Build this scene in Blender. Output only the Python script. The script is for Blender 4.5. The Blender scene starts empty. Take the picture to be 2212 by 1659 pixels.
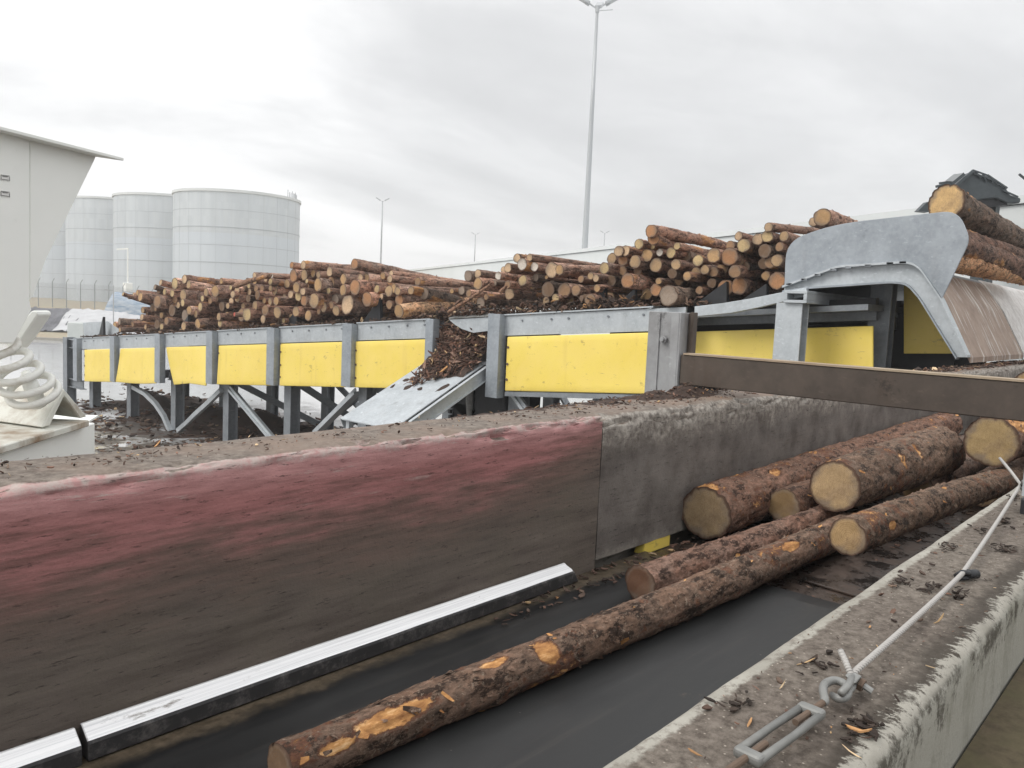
import bpy, bmesh, math, random
import numpy as np
from mathutils import Vector, Matrix, noise
from math import sin, cos, atan, pi, radians, sqrt
rnd = random.Random(7)
SC = bpy.context.scene
C = SC.collection
CAMZ = 5.2                                   # camera height over the yard
# ------------------------------------------------------------------ camera
F, CX, CY, PW = 1750., 1106., 829.5, 2212.
PITCH = atan((829.5-665)/F); ROLL = .045; AZ = atan((2650-1106)/F)
fh = np.array([cos(AZ), sin(AZ), 0]); rt = np.array([sin(AZ), -cos(AZ), 0]); upv = np.array([0, 0, 1.])
fw = fh*cos(PITCH)-upv*sin(PITCH); u0 = upv*cos(PITCH)+fh*sin(PITCH)
cxv = rt*cos(ROLL)+u0*sin(ROLL); cyv = -rt*sin(ROLL)+u0*cos(ROLL)
CAM = np.array([0, 0, CAMZ])
def ray(px, py): return fw+cxv*(px-CX)/F-cyv*(py-CY)/F
def onZ(px, py, z): d = ray(px, py); return Vector(d*((z-CAMZ)/d[2])+CAM)
def onX(px, py, x): d = ray(px, py); return Vector(d*(x/d[0])+CAM)
def onY(px, py, y): d = ray(px, py); return Vector(d*(y/d[1])+CAM)
def onD(px, py, dep): d = ray(px, py); return Vector(d*(dep/(d@np.array(fh)))+CAM)   # horizontal distance ahead
def depth(P): return float((np.array(P)-CAM)@fw)
cam = bpy.data.objects.new('camera', bpy.data.cameras.new('camera')); C.objects.link(cam)
M3 = np.column_stack([cxv, cyv, -fw])
cam.matrix_world = Matrix.Translation(Vector(CAM)) @ Matrix(M3.tolist()).to_4x4()
cam.data.sensor_width = 36; cam.data.lens = F/PW*36; cam.data.clip_end = 5000; cam.data.clip_start = .05
SC.camera = cam
# ------------------------------------------------------------------ sky, sun, exposure
SUN_EL, SUN_AZ = radians(40), math.atan2(fh[1], fh[0])+radians(112)     # veiled sun, off to the left
w = bpy.data.worlds.new('World'); SC.world = w; w.use_nodes = True
def sky():
    nt = w.node_tree; nt.nodes.clear(); L = nt.links.new
    n = lambda t: nt.nodes.new(t)
    out = n('ShaderNodeOutputWorld'); bg1 = n('ShaderNodeBackground'); bg2 = n('ShaderNodeBackground'); mx = n('ShaderNodeMixShader')
    st = n('ShaderNodeTexSky'); st.sky_type = 'NISHITA'; st.sun_disc = False; st.sun_elevation = SUN_EL
    st.sun_rotation = pi/2-SUN_AZ
    L(st.outputs[0], bg1.inputs[0]); bg1.inputs[1].default_value = .1
    tc = n('ShaderNodeTexCoord'); sep = n('ShaderNodeSeparateXYZ'); L(tc.outputs['Generated'], sep.inputs[0])
    def m(op, a, b=None, c=None):
        k = n('ShaderNodeMath'); k.operation = op
        for i, v in enumerate((a, b, c)):
            if v is None: continue
            if isinstance(v, (int, float)): k.inputs[i].default_value = v
            else: L(v, k.inputs[i])
        return k.outputs[0]
    z = m('MAXIMUM', sep.outputs[2], 0.0)
    den = m('ADD', z, .16)
    cmb = n('ShaderNodeCombineXYZ'); L(m('DIVIDE', sep.outputs[0], den), cmb.inputs[0]); L(m('DIVIDE', sep.outputs[1], den), cmb.inputs[1])
    mp = n('ShaderNodeMapping'); L(cmb.outputs[0], mp.inputs[0]); mp.inputs['Rotation'].default_value = (0, 0, radians(-35)); mp.inputs['Scale'].default_value = (.8, 1.25, 1); mp.inputs['Location'].default_value = (3.3, 1.1, .4)
    n1 = n('ShaderNodeTexNoise'); L(mp.outputs[0], n1.inputs[0]); n1.inputs['Scale'].default_value = .75; n1.inputs['Detail'].default_value = 7; n1.inputs['Roughness'].default_value = .5; n1.inputs['Distortion'].default_value = .4
    n2 = n('ShaderNodeTexNoise'); L(mp.outputs[0], n2.inputs[0]); n2.inputs['Scale'].default_value = 2.4; n2.inputs['Detail'].default_value = 8; n2.inputs['Roughness'].default_value = .6; n2.inputs['Distortion'].default_value = .5
    nn = m('ADD', m('MULTIPLY', n1.outputs[0], .88), m('MULTIPLY', n2.outputs[0], .15))
    # brighter towards the veiled sun and low on that side
    sd = n('ShaderNodeVectorMath'); sd.operation = 'DOT_PRODUCT'; L(tc.outputs['Generated'], sd.inputs[0])
    sd.inputs[1].default_value = (cos(SUN_AZ-radians(78)), sin(SUN_AZ-radians(78)), .10)
    g = m('POWER', m('MAXIMUM', sd.outputs['Value'], 0.0), 7.0)
    v = m('ADD', nn, m('MULTIPLY', g, .22))
    hz = m('POWER', m('SUBTRACT', 1.0, m('MINIMUM', z, 1.0)), 22.0)
    v = m('ADD', v, m('ADD', m('MULTIPLY', hz, .10), .012))
    bk = n('ShaderNodeVectorMath'); bk.operation = 'DOT_PRODUCT'; L(tc.outputs['Generated'], bk.inputs[0]); bk.inputs[1].default_value = (fh[0], fh[1], 0)   # unseen sky behind the viewer, brightened to add light on the scene
    cr = n('ShaderNodeValToRGB'); L(v, cr.inputs[0]); e = cr.color_ramp.elements
    e[0].position = .36; e[0].color = (.66, .663, .668, 1); e[1].position = .70; e[1].color = (1.08, 1.08, 1.08, 1)
    a = e.new(.47); a.color = (.755, .758, .763, 1); a = e.new(.56); a.color = (.875, .877, .88, 1); a = e.new(.63); a.color = (.99, .99, .99, 1)
    L(cr.outputs[0], bg2.inputs[0]); L(m('ADD', 1.0, m('ADD', m('MULTIPLY', m('POWER', m('MAXIMUM', m('SUBTRACT', z, .30), 0.0), 1.3), 1.5), m('MULTIPLY', m('MAXIMUM', m('MULTIPLY', bk.outputs['Value'], -1.0), 0.0), .25))), bg2.inputs[1])  # extra brightness overhead and behind the viewer, added to lift the scene light
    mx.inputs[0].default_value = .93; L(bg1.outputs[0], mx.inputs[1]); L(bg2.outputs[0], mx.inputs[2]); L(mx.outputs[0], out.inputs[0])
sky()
sl = bpy.data.lights.new('sun', 'SUN'); sl.energy = 1.5; sl.angle = radians(25); sl.color = (1, .97, .92)
so = bpy.data.objects.new('sun', sl); C.objects.link(so)
so.rotation_euler = Vector((-cos(SUN_AZ)*cos(SUN_EL), -sin(SUN_AZ)*cos(SUN_EL), -sin(SUN_EL))).to_track_quat('-Z', 'Y').to_euler()
SC.view_settings.view_transform = 'Standard'; SC.view_settings.look = 'None'; SC.view_settings.exposure = .17; SC.view_settings.gamma = 1
SC.cycles.max_bounces = 6; SC.cycles.use_denoising = True
# ------------------------------------------------------------------ materials
class NT:
    def __init__(s, name):
        s.m = bpy.data.materials.new(name); s.m.use_nodes = True; s.t = s.m.node_tree; s.b = s.t.nodes['Principled BSDF']; s._c = {}
    def n(s, t, **kw):
        k = s.t.nodes.new(t)
        for a, v in kw.items():
            if hasattr(v, 'is_output') or not hasattr(k, a) or a in ('inputs',):
                s.set(k, a, v)
            else: setattr(k, a, v)
        return k
    def set(s, k, i, v):
        i = k.inputs[i.replace('_', ' ')] if isinstance(i, str) else k.inputs[i]
        if hasattr(v, 'is_output'): s.t.links.new(v, i)
        elif isinstance(v, tuple) and len(v) == 3 and i.type == 'RGBA': i.default_value = (*v, 1)
        else: i.default_value = v
    def co(s, kind='Object'):
        if 'tc' not in s._c: s._c['tc'] = s.t.nodes.new('ShaderNodeTexCoord')
        return s._c['tc'].outputs[kind]
    def map(s, scale=(1, 1, 1), loc=(0, 0, 0), src=None, rot=(0, 0, 0)):
        k = s.t.nodes.new('ShaderNodeMapping'); s.set(k, 0, src or s.co()); k.inputs['Scale'].default_value = scale; k.inputs['Location'].default_value = loc; k.inputs['Rotation'].default_value = rot
        return k.outputs[0]
    def noise(s, scale=5, detail=4, rough=.55, vec=None, dist=0):
        k = s.t.nodes.new('ShaderNodeTexNoise'); s.set(k, 0, vec or s.co()); k.inputs['Scale'].default_value = scale; k.inputs['Detail'].default_value = detail; k.inputs['Roughness'].default_value = rough; k.inputs['Distortion'].default_value = dist
        return k.outputs[0]
    def vor(s, scale=5, vec=None, feature='F1', out=0):
        k = s.t.nodes.new('ShaderNodeTexVoronoi'); k.feature = feature; s.set(k, 0, vec or s.co()); k.inputs['Scale'].default_value = scale
        return k.outputs[out]
    def math(s, op, a, b=0., clamp=False):
        k = s.t.nodes.new('ShaderNodeMath'); k.operation = op; k.use_clamp = clamp; s.set(k, 0, a); s.set(k, 1, b); return k.outputs[0]
    def step(s, x, lo, hi):
        k = s.t.nodes.new('ShaderNodeMapRange'); k.interpolation_type = 'SMOOTHSTEP'; s.set(k, 0, x); k.inputs[1].default_value = lo; k.inputs[2].default_value = hi; return k.outputs[0]
    def ramp(s, f, *st):
        k = s.t.nodes.new('ShaderNodeValToRGB'); s.set(k, 0, f); e = k.color_ramp.elements
        while len(e) < len(st): e.new(.5)
        for el, (p, c) in zip(e, st): el.position = p; el.color = (*c, 1) if isinstance(c, tuple) else (c, c, c, 1)
        return k.outputs[0]
    def mix(s, f, a, b, mode='MIX'):
        k = s.t.nodes.new('ShaderNodeMix'); k.data_type = 'RGBA'; k.blend_type = mode; s.set(k, 0, f); s.set(k, 6, a); s.set(k, 7, b); return k.outputs[2]
    def xyz(s, v=None):
        k = s.t.nodes.new('ShaderNodeSeparateXYZ'); s.set(k, 0, v or s.co()); return k.outputs
    def nz(s): return s.xyz(s.t.nodes.new('ShaderNodeNewGeometry').outputs['Normal'])
    def rand(s): k = s.t.nodes.new('ShaderNodeObjectInfo'); return k.outputs['Random'], k.outputs['Color']
    def bump(s, h, st=.3, d=.01):
        k = s.t.nodes.new('ShaderNodeBump'); s.set(k, 'Height', h); k.inputs['Strength'].default_value = st; k.inputs['Distance'].default_value = d
        if 'bp' in s._c: s.set(k, 'Normal', s._c['bp'])
        s._c['bp'] = k.outputs[0]; s.set(s.b, 'Normal', k.outputs[0])
    def fin(s, col, rough=.7, metal=0., spec=.4):
        s.set(s.b, 'Base Color', col); s.set(s.b, 'Roughness', rough); s.set(s.b, 'Metallic', metal); s.set(s.b, 'Specular IOR Level', spec); return s.m
MAT = {}
def build_mats():
    # galvanised steel: spangle, drips, grime
    def galv(name, base, dark, grime=(.16, .13, .11), gr=.25, metal=.35):
        t = NT(name); a = t.noise(2.2, 6, .65); b = t.noise(14, 5, .6); c = t.noise(1, 5, .6, t.map((3.5, 3.5, .5)))
        col = t.mix(t.ramp(a, (.3, 0.), (.7, 1.)), dark, base)
        col = t.mix(t.math('MULTIPLY', t.ramp(b, (.4, 0.), (.75, 1.)), .35), col, tuple(min(1, x*1.25) for x in base))
        col = t.mix(t.math('MULTIPLY', t.ramp(c, (.56, 0.), (.78, 1.)), gr), col, grime)
        sc_ = t.noise(1, 4, .6, t.map((2, 9, 22), (1, 2, 3), None, (.6, .3, 0))); col = t.mix(t.math('MULTIPLY', t.ramp(sc_, (.62, 0.), (.68, 1.)), .35), col, tuple(min(1, x*1.45) for x in base)); col = t.mix(t.math('MULTIPLY', t.ramp(t.noise(5, 9, .8), (.58, 0.), (.66, 1.)), gr+.15), col, tuple(x*.55 for x in dark))
        t.bump(t.noise(40, 3), .05, .004); t.bump(t.noise(1.3, 3), .12, .03)
        MAT[name] = t.fin(col, t.ramp(a, (.2, .42), (.8, .62)), metal)
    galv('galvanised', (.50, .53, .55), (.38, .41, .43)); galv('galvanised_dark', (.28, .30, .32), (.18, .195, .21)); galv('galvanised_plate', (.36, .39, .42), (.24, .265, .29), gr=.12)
    galv('steel_brown', (.095, .074, .059), (.05, .039, .032), grime=(.06, .035, .022), gr=.6, metal=.05)
    galv('post_steel', (.36, .365, .37), (.23, .225, .225), grime=(.13, .09, .07), gr=.8, metal=.2)
    galv('zinc', (.31, .31, .30), (.15, .15, .14), gr=.7, metal=.3)
    # yellow sheet
    t = NT('yellow_sheet'); a = t.noise(.5, 4); g = t.noise(6, 8, .7); s = t.noise(1, 6, .6, t.map((4, 4, .35)))
    col = t.mix(t.ramp(a, (.3, 0.), (.7, 1.)), (.82, .62, .11), (.90, .71, .16))
    col = t.mix(t.math('MULTIPLY', t.ramp(g, (.62, 0.), (.8, 1.)), .45), col, (.42, .24, .05))
    col = t.mix(t.math('MULTIPLY', t.ramp(s, (.58, 0.), (.8, 1.)), .3), col, (.5, .33, .09))
    sp = t.noise(1, 9, .78, t.map((3, 3, 5))); col = t.mix(t.math('MULTIPLY', t.ramp(sp, (.60, 0.), (.66, 1.)), .6), col, (.20, .13, .06))
    scr = t.noise(1, 5, .65, t.map((1, 3.4, 30), (2, 5, 1), None, (.5, 0, 0))); col = t.mix(t.math('MULTIPLY', t.ramp(scr, (.66, 0.), (.69, 1.)), .7), col, (.30, .20, .08)); col = t.mix(t.math('MULTIPLY', t.ramp(t.noise(2.2, 7, .7), (.42, .5), (.6, 0.)), .5), col, (.90, .68, .22))
    t.bump(t.noise(1.1, 3), .2, .06); MAT['yellow'] = t.fin(col, .42, 0, .45)
    # off white paint
    t = NT('offwhite_paint'); a = t.noise(1.5, 5); g = t.noise(9, 8, .75); r = t.noise(3.2, 6, .65, t.map((1, 1, .6)))
    col = t.mix(t.ramp(a, (.3, 0.), (.7, 1.)), (.80, .815, .78), (.86, .87, .84))
    col = t.mix(t.math('MULTIPLY', t.ramp(g, (.6, 0.), (.8, 1.)), .3), col, (.45, .44, .39))
    MAT['offwhite'] = t.fin(col, .5)
    t = NT('offwhite_rusty'); g = t.noise(5, 8, .7); r = t.noise(2.4, 6, .65)
    col = t.mix(t.ramp(r, (.42, 0.), (.64, 1.)), (.66, .66, .6), (.25, .17, .10)); col = t.mix(t.math('MULTIPLY', t.ramp(g, (.55, 0.), (.75, 1.)), .5), col, (.34, .27, .2))
    MAT['offwhite_rusty'] = t.fin(col, .6)
    t = NT('spring_coat'); g = t.noise(8, 6, .7); MAT['spring'] = t.fin(t.mix(t.ramp(g, (.5, 0.), (.75, 1.)), (.68, .68, .64), (.42, .38, .32)), .5)
    # concrete trough wall: red paint worn off below, chalky edge, dirt on top
    def wall(name, red):
        t = NT(name); X, Y, Z = t.xyz(); st = t.noise(1, 7, .62, t.map((1.6, 3, 14))); st2 = t.noise(1, 8, .7, t.map((3.2, 6, 34), (4, 2, 1))); bl = t.noise(3, 8, .65); fi = t.noise(60, 4, .7)
        h = t.math('SUBTRACT', Z, WT)                     # height from the top edge, negative below
        base = t.mix(t.ramp(st, (.3, 0.), (.7, 1.)), (.085, .068, .057), (.175, .145, .122))
        base = t.mix(t.math('MULTIPLY', t.ramp(bl, (.45, 0.), (.7, 1.)), .45), base, (.145, .125, .095))
        if red:
            k = t.math('ADD', h, t.math('MULTIPLY', t.math('SUBTRACT', t.math('ADD', st, t.math('MULTIPLY', bl, .6)), .8), .42))
            k = t.math('ADD', k, t.math('MULTIPLY', t.math('SUBTRACT', st2, .5), .22)); k = t.math('SUBTRACT', k, t.math('MULTIPLY', t.step(t.math('ADD', X, t.math('MULTIPLY', bl, .9)), 3.5, 4.4), .16)); rk = t.step(k, -.40, -.14)
            base = t.mix(t.math('MULTIPLY', t.step(k, -.62, -.30), .75), base, t.mix(t.ramp(st2, (.3, 0.), (.65, 1.)), (.105, .060, .048), (.20, .125, .105)))
            rc = t.mix(t.ramp(st2, (.3, 0.), (.62, 1.)), (.19, .085, .078), (.38, .165, .158))
            rc = t.mix(t.step(h, -.16, -.03), rc, t.mix(t.ramp(st2, (.3, 0.), (.6, 1.)), (.30, .135, .13), (.52, .28, .27)))
            col = t.mix(rk, base, rc)
            # bare chalky scrapes through the paint
            wp = t.noise(1, 9, .75, t.map((2.1, 3, 19), (1.3, 0, 7)))
            col = t.mix(t.math('MULTIPLY', t.ramp(wp, (.6, 0.), (.68, 1.)), t.step(h, -.32, -.06)), col, (.47, .41, .37))
            ek = t.math('ADD', h, t.math('MULTIPLY', t.math('SUBTRACT', t.noise(9, 8, .75), .5), .10))
            col = t.mix(t.math('MULTIPLY', t.step(ek, -.05, -.015), t.ramp(t.noise(16, 8, .75), (.38, .10), (.56, .80))), col, (.47, .425, .385))
        else:
            base = t.mix(.6, base, t.mix(t.ramp(bl, (.35, 0.), (.65, 1.)), (.075, .066, .061), (.24, .22, .205)))
            ro = t.noise(5, 9, .78)
            k = t.math('ADD', h, t.math('MULTIPLY', t.math('SUBTRACT', ro, .5), .5))
            col = t.mix(t.step(k, -.30, -.05), base, t.mix(t.ramp(t.noise(22, 6, .7), (.35, 0.), (.62, 1.)), (.12, .10, .085), (.40, .365, .32)))
            col = t.mix(t.math('MULTIPLY', t.step(t.math('ADD', h, t.math('MULTIPLY', t.math('SUBTRACT', ro, .5), .3)), -.80, -.90), .8), col, (.30, .275, .24))
        dk = t.noise(1, 9, .8, t.map((9, 10, 62), (2, 9, 3)))
        col = t.mix(t.math('MULTIPLY', t.ramp(dk, (.565, 0.), (.63, 1.)), .85), col, (.02, .016, .013))
        wf = t.noise(1, 9, .8, t.map((14, 10, 70), (7, 2, 8))); col = t.mix(t.math('MULTIPLY', t.ramp(wf, (.64, 0.), (.70, 1.)), .45), col, (.30, .27, .25))
        # top face dirt
        nz = t.nz()[2]; tk = t.step(t.math('ADD', nz, t.math('MULTIPLY', t.math('SUBTRACT', t.noise(14, 8, .75), .5), .5)), .80, .97)
        dirt = t.mix(t.ramp(t.noise(26, 8, .72), (.34, 0.), (.66, 1.)), (.075, .057, .045), (.25, .212, .178))
        dirt = t.mix(t.ramp(t.noise(2.5, 5), (.4, 0.), (.65, 1.)), dirt, (.21, .155, .12))
        col = t.mix(tk, col, dirt)
        t.bump(fi, .35, .006); t.bump(st2, .25, .01); t.bump(bl, .3, .03)
        MAT[name] = t.fin(col, .72, 0, .3)
    wall('wall_red', True); wall('wall_grey', False)
    # near kerb wall
    t = NT('wall_near'); X, Y, Z = t.xyz(); fi = t.noise(45, 8, .75); bl = t.noise(3, 7, .65); nz = t.nz()[2]
    dirt = t.mix(t.ramp(fi, (.36, 0.), (.66, 1.)), (.085, .070, .057), (.245, .212, .178)); dirt = t.mix(t.ramp(bl, (.42, 0.), (.66, 1.)), dirt, t.mix(t.ramp(fi, (.4, 0.), (.6, 1.)), (.08, .064, .052), (.17, .142, .12)))
    dirt = t.mix(t.ramp(t.vor(70), (.05, 1.), (.16, 0.)), dirt, (.42, .37, .31)); dirt = t.mix(t.ramp(t.noise(7, 9, .75), (.61, 0.), (.66, 1.)), dirt, (.028, .022, .018))
    chalk = t.mix(t.ramp(t.noise(6, 8, .7), (.3, 0.), (.7, 1.)), (.25, .235, .20), (.43, .41, .36))
    # streaky chipped edge on the outer side, thin ragged chalk line inside
    so_ = t.math('ADD', t.math('MULTIPLY', t.noise(13, 9, .8), .62), t.math('MULTIPLY', t.noise(1, 7, .75, t.map((60, 16, 16), (0, 0, 0), None, (0, 0, .35))), .38))
    e1 = t.step(t.math('ADD', t.math('MULTIPLY', Y, -1.), t.math('MULTIPLY', t.math('SUBTRACT', so_, .5), .26)), -.342, -.330)
    e2 = t.step(t.math('ADD', Y, t.math('MULTIPLY', t.math('SUBTRACT', t.noise(38, 8, .7), .5), .035)), .543, .553)
    blk = t.step(t.math('ADD', t.math('MULTIPLY', Y, -1.), t.math('MULTIPLY', t.math('SUBTRACT', t.noise(11, 8, .75), .5), .10)), -.395, -.345); dirt = t.mix(t.math('MULTIPLY', blk, .8), dirt, (.040, .033, .026)); col = t.mix(e1, dirt, chalk); col = t.mix(t.math('MULTIPLY', e1, t.ramp(t.noise(12, 8, .75), (.52, 0.), (.6, 1.))), col, (.07, .062, .05)); col = t.mix(t.math('MULTIPLY', e2, t.ramp(t.noise(20, 8, .8), (.38, .2), (.5, 1.))), col, chalk)
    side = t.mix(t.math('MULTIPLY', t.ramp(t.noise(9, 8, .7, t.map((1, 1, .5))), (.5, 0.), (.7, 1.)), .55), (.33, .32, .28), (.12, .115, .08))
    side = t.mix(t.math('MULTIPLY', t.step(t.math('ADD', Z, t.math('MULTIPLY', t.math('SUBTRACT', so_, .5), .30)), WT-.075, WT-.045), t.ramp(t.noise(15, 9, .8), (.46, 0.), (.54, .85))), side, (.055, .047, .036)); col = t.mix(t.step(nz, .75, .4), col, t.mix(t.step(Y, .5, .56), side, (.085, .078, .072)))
    t.bump(fi, .6, .006); t.bump(t.noise(120, 3), .4, .003); MAT['wall_near'] = t.fin(col, .85, 0, .2)
    # belt floor
    t = NT('belt'); X, Y, Z = t.xyz(); a = t.noise(2, 6, .6, t.map((.7, 2.5, 1))); f = t.noise(30, 6, .7)
    col = t.mix(t.ramp(a, (.35, 0.), (.7, 1.)), (.014, .0145, .015), (.030, .030, .030)); dr_ = t.noise(1, 7, .7, t.map((.9, 16, 1))); col = t.mix(t.math('MULTIPLY', t.ramp(dr_, (.54, 0.), (.68, 1.)), .22), col, (.075, .066, .056)); col = t.mix(t.ramp(t.noise(5, 9, .8), (.63, 0.), (.69, .8)), col, (.10, .08, .06))
    col = t.mix(t.ramp(t.vor(9), (.02, 1.), (.05, 0.)), col, (.12, .11, .1))
    yk = t.math('ADD', Y, t.math('MULTIPLY', t.math('SUBTRACT', t.noise(4, 8, .75), .5), .20))
    col = t.mix(t.step(yk, 2.52, 2.60), col, t.mix(t.ramp(f, (.35, 0.), (.65, 1.)), (.085, .065, .042), (.21, .165, .115)))
    t.bump(f, .1, .004); MAT['belt'] = t.fin(col, t.ramp(a, (.3, .38), (.7, .6)), 0, .4)
    t = NT('wet_steel'); a = t.noise(7, 8, .7); MAT['wet_steel'] = t.fin(t.mix(t.ramp(a, (.4, 0.), (.6, 1.)), (.018, .016, .015), (.065, .042, .03)), t.ramp(a, (.4, .12), (.6, .6)), 0, .5)
    # worn aluminium bar; front face coloured dark to stand in for its dark reflection
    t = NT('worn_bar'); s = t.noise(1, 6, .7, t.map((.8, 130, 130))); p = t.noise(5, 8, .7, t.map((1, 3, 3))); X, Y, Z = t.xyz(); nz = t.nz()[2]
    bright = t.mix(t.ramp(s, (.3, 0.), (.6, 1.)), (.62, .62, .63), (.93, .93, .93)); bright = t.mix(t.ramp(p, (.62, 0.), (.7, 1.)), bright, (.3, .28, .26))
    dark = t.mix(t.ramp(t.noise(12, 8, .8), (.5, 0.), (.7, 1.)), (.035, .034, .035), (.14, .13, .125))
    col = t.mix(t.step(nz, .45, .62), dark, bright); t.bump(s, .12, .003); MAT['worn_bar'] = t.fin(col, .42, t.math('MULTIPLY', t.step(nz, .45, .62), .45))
    # bark and cut faces
    def bark(name, sc, attr):
        t = NT(name); r, oc = t.rand()
        loc = t.n('ShaderNodeVectorMath', operation='ADD'); t.set(loc, 0, t.co()); k = t.n('ShaderNodeCombineXYZ'); t.set(k, 0, t.math('MULTIPLY', r, 40.)); t.set(loc, 1, k.outputs[0]); v = loc.outputs[0]
        n1 = t.noise(4*sc, 7, .65, v); n2 = t.noise(20*sc, 9, .78, t.map((.7, 1.3, 1.3), src=v)); n3 = t.noise(46*sc, 4, .7, v)
        vd = t.n('ShaderNodeVectorMath', operation='ADD'); t.set(vd, 0, v); nk = t.n('ShaderNodeTexNoise'); t.set(nk, 0, v); nk.inputs['Scale'].default_value = 18*sc; nk.inputs['Detail'].default_value = 6; vs_ = t.n('ShaderNodeVectorMath', operation='SCALE'); t.set(vs_, 0, nk.outputs['Color']); vs_.inputs['Scale'].default_value = .06/sc; t.set(vd, 1, vs_.outputs[0])
        vo = t.vor(30*sc, t.map((.5, 1, 1), src=vd.outputs[0]), 'DISTANCE_TO_EDGE')
        col = t.mix(t.ramp(n2, (.30, 0.), (.66, 1.)), (.042, .029, .023), (.30, .205, .155))
        col = t.mix(t.ramp(n1, (.42, 0.), (.66, 1.)), col, t.mix(t.ramp(n2, (.35, 0.), (.65, 1.)), (.060, .048, .040), (.36, .30, .255)))
        pl_ = t.noise(9*sc, 8, .8, t.map((.6, 1.4, 1.4), (3, 1, 4), v))
        col = t.mix(t.math('MULTIPLY', t.ramp(vo, (.0, 1.), (.12, 0.)), t.math('MULTIPLY', t.ramp(n1, (.4, 0.), (.7, 1.)), .30)), col, (.035, .022, .017))
        col = t.mix(t.ramp(pl_, (.515, 0.), (.56, .9)), col, (.030, .021, .017)); col = t.mix(t.ramp(pl_, (.38, .8), (.43, 0.)), col, t.mix(n3, (.42, .33, .27), (.24, .13, .09)))
        col = t.mix(t.math('MULTIPLY', t.ramp(n3, (.58, 0.), (.66, 1.)), .75), col, (.36, .31, .26))
        col = t.mix(1., col, oc, 'MULTIPLY')
        pn_ = t.noise(1, 7, .7, t.map((8*sc, 26*sc, 26*sc), src=v)); peel = t.mix(t.ramp(pn_, (.3, 0.), (.5, .5), (.68, 1.)), (.16, .055, .022), (.72, .38, .14)); peel = t.mix(t.ramp(pn_, (.56, 0.), (.7, .8)), peel, (.78, .55, .32))
        if attr:
            at = t.n('ShaderNodeAttribute', attribute_name='peel'); pk = t.step(t.math('ADD', at.outputs['Fac'], t.math('ADD', t.math('MULTIPLY', t.math('SUBTRACT', n2, .5), 1.1), t.math('MULTIPLY', t.math('SUBTRACT', n1, .5), 1.3))), .52, .62)
        else:
            pk = t.math('MULTIPLY', t.ramp(t.noise(1.6*sc, 7, .62, t.map((.5, 1, 1), (5, 3, 8), v)), (.575, 0.), (.615, 1.)), .9)
        ik = t.math('SUBTRACT', t.step(t.math('ADD', at.outputs['Fac'], t.math('ADD', t.math('MULTIPLY', t.math('SUBTRACT', n2, .5), .9), t.math('MULTIPLY', t.math('SUBTRACT', n1, .5), 1.5))), .40, .50), pk) if attr else None
        if attr: col = t.mix(t.math('MULTIPLY', ik, .9, True), col, (.16, .070, .042))
        col = t.mix(pk, col, peel); t.bump(t.mix(pk, n2, (.4, .4, .4)), 1.0, .022/sc); t.bump(n3, .7, .006/sc)
        MAT[name] = t.fin(col, .82, 0, .25)
    bark('bark', .62, False); bark('bark_near', 1.0, True)
    def cut(name, sc):
        t = NT(name); r, oc = t.rand(); v = t.co(); X, Y, Z = t.xyz(v)
        rad = t.math('SQRT', t.math('ADD', t.math('MULTIPLY', Y, Y), t.math('MULTIPLY', Z, Z)))
        wob = t.math('ADD', rad, t.math('MULTIPLY', t.noise(9*sc, 4, .6), .03)); ring = t.math('SINE', t.math('MULTIPLY', wob, 620.*sc))
        n1 = t.noise(14*sc, 7, .7); n2 = t.noise(70*sc, 5, .7, t.map((1, 1.6, .7)))
        col = t.mix(t.ramp(n1, (.3, 0.), (.7, 1.)), (.72, .72, .72), (1.1, 1.1, 1.08)); col = t.mix(1., col, oc, 'MULTIPLY')
        col = t.mix(t.math('MULTIPLY', t.math('MULTIPLY', t.math('ADD', ring, 1.), .5), .30), col, (.25, .13, .06))
        col = t.mix(t.math('MULTIPLY', t.ramp(n2, (.45, 0.), (.7, 1.)), .35), col, (.2, .11, .05))
        col = t.mix(t.math('MULTIPLY', t.ramp(t.noise(5*sc, 5, .6), (.5, 0.), (.68, 1.)), .5), col, (.2, .14, .1))
        at = t.n('ShaderNodeAttribute', attribute_name='rim'); gk = t.step(t.math('ADD', at.outputs['Fac'], t.math('MULTIPLY', t.math('SUBTRACT', t.noise(4.5*sc, 6, .65), .5), 1.6)), .62, 1.0); col = t.mix(t.math('MULTIPLY', gk, .62), col, (.19, .155, .125)); col = t.mix(t.math('MULTIPLY', t.ramp(t.noise(110*sc, 3, .7), (.52, 0.), (.66, 1.)), .4), col, (.14, .085, .045)); rk = t.step(t.math('ADD', at.outputs['Fac'], t.math('MULTIPLY', t.math('SUBTRACT', n1, .5), .3)), .84, .97)
        col = t.mix(rk, col, (.10, .06, .042))
        t.bump(n2, .6, .006/sc); MAT[name] = t.fin(col, .8, 0, .2)
    cut('cut_wood', .7); cut('cut_wood_near', 1.)
    # loose bark: colour comes with each flake
    t = NT('bark_litter'); at = t.n('ShaderNodeAttribute', attribute_name='tint'); n1 = t.noise(18, 6, .7)
    MAT['litter'] = t.fin(t.mix(t.ramp(n1, (.3, .0), (.7, .6)), at.outputs['Color'], (.05, .035, .028)), .85, 0, .25)
    # ground: wet asphalt with puddles and mud
    t = NT('wet_asphalt'); a = t.noise(.09, 7, .6, dist=.5); b = t.noise(.8, 8, .7); f = t.noise(30, 4, .7); pud = t.ramp(t.math('ADD', t.math('MULTIPLY', a, .75), t.math('MULTIPLY', b, .25)), (.40, 1.), (.56, 0.))
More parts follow.
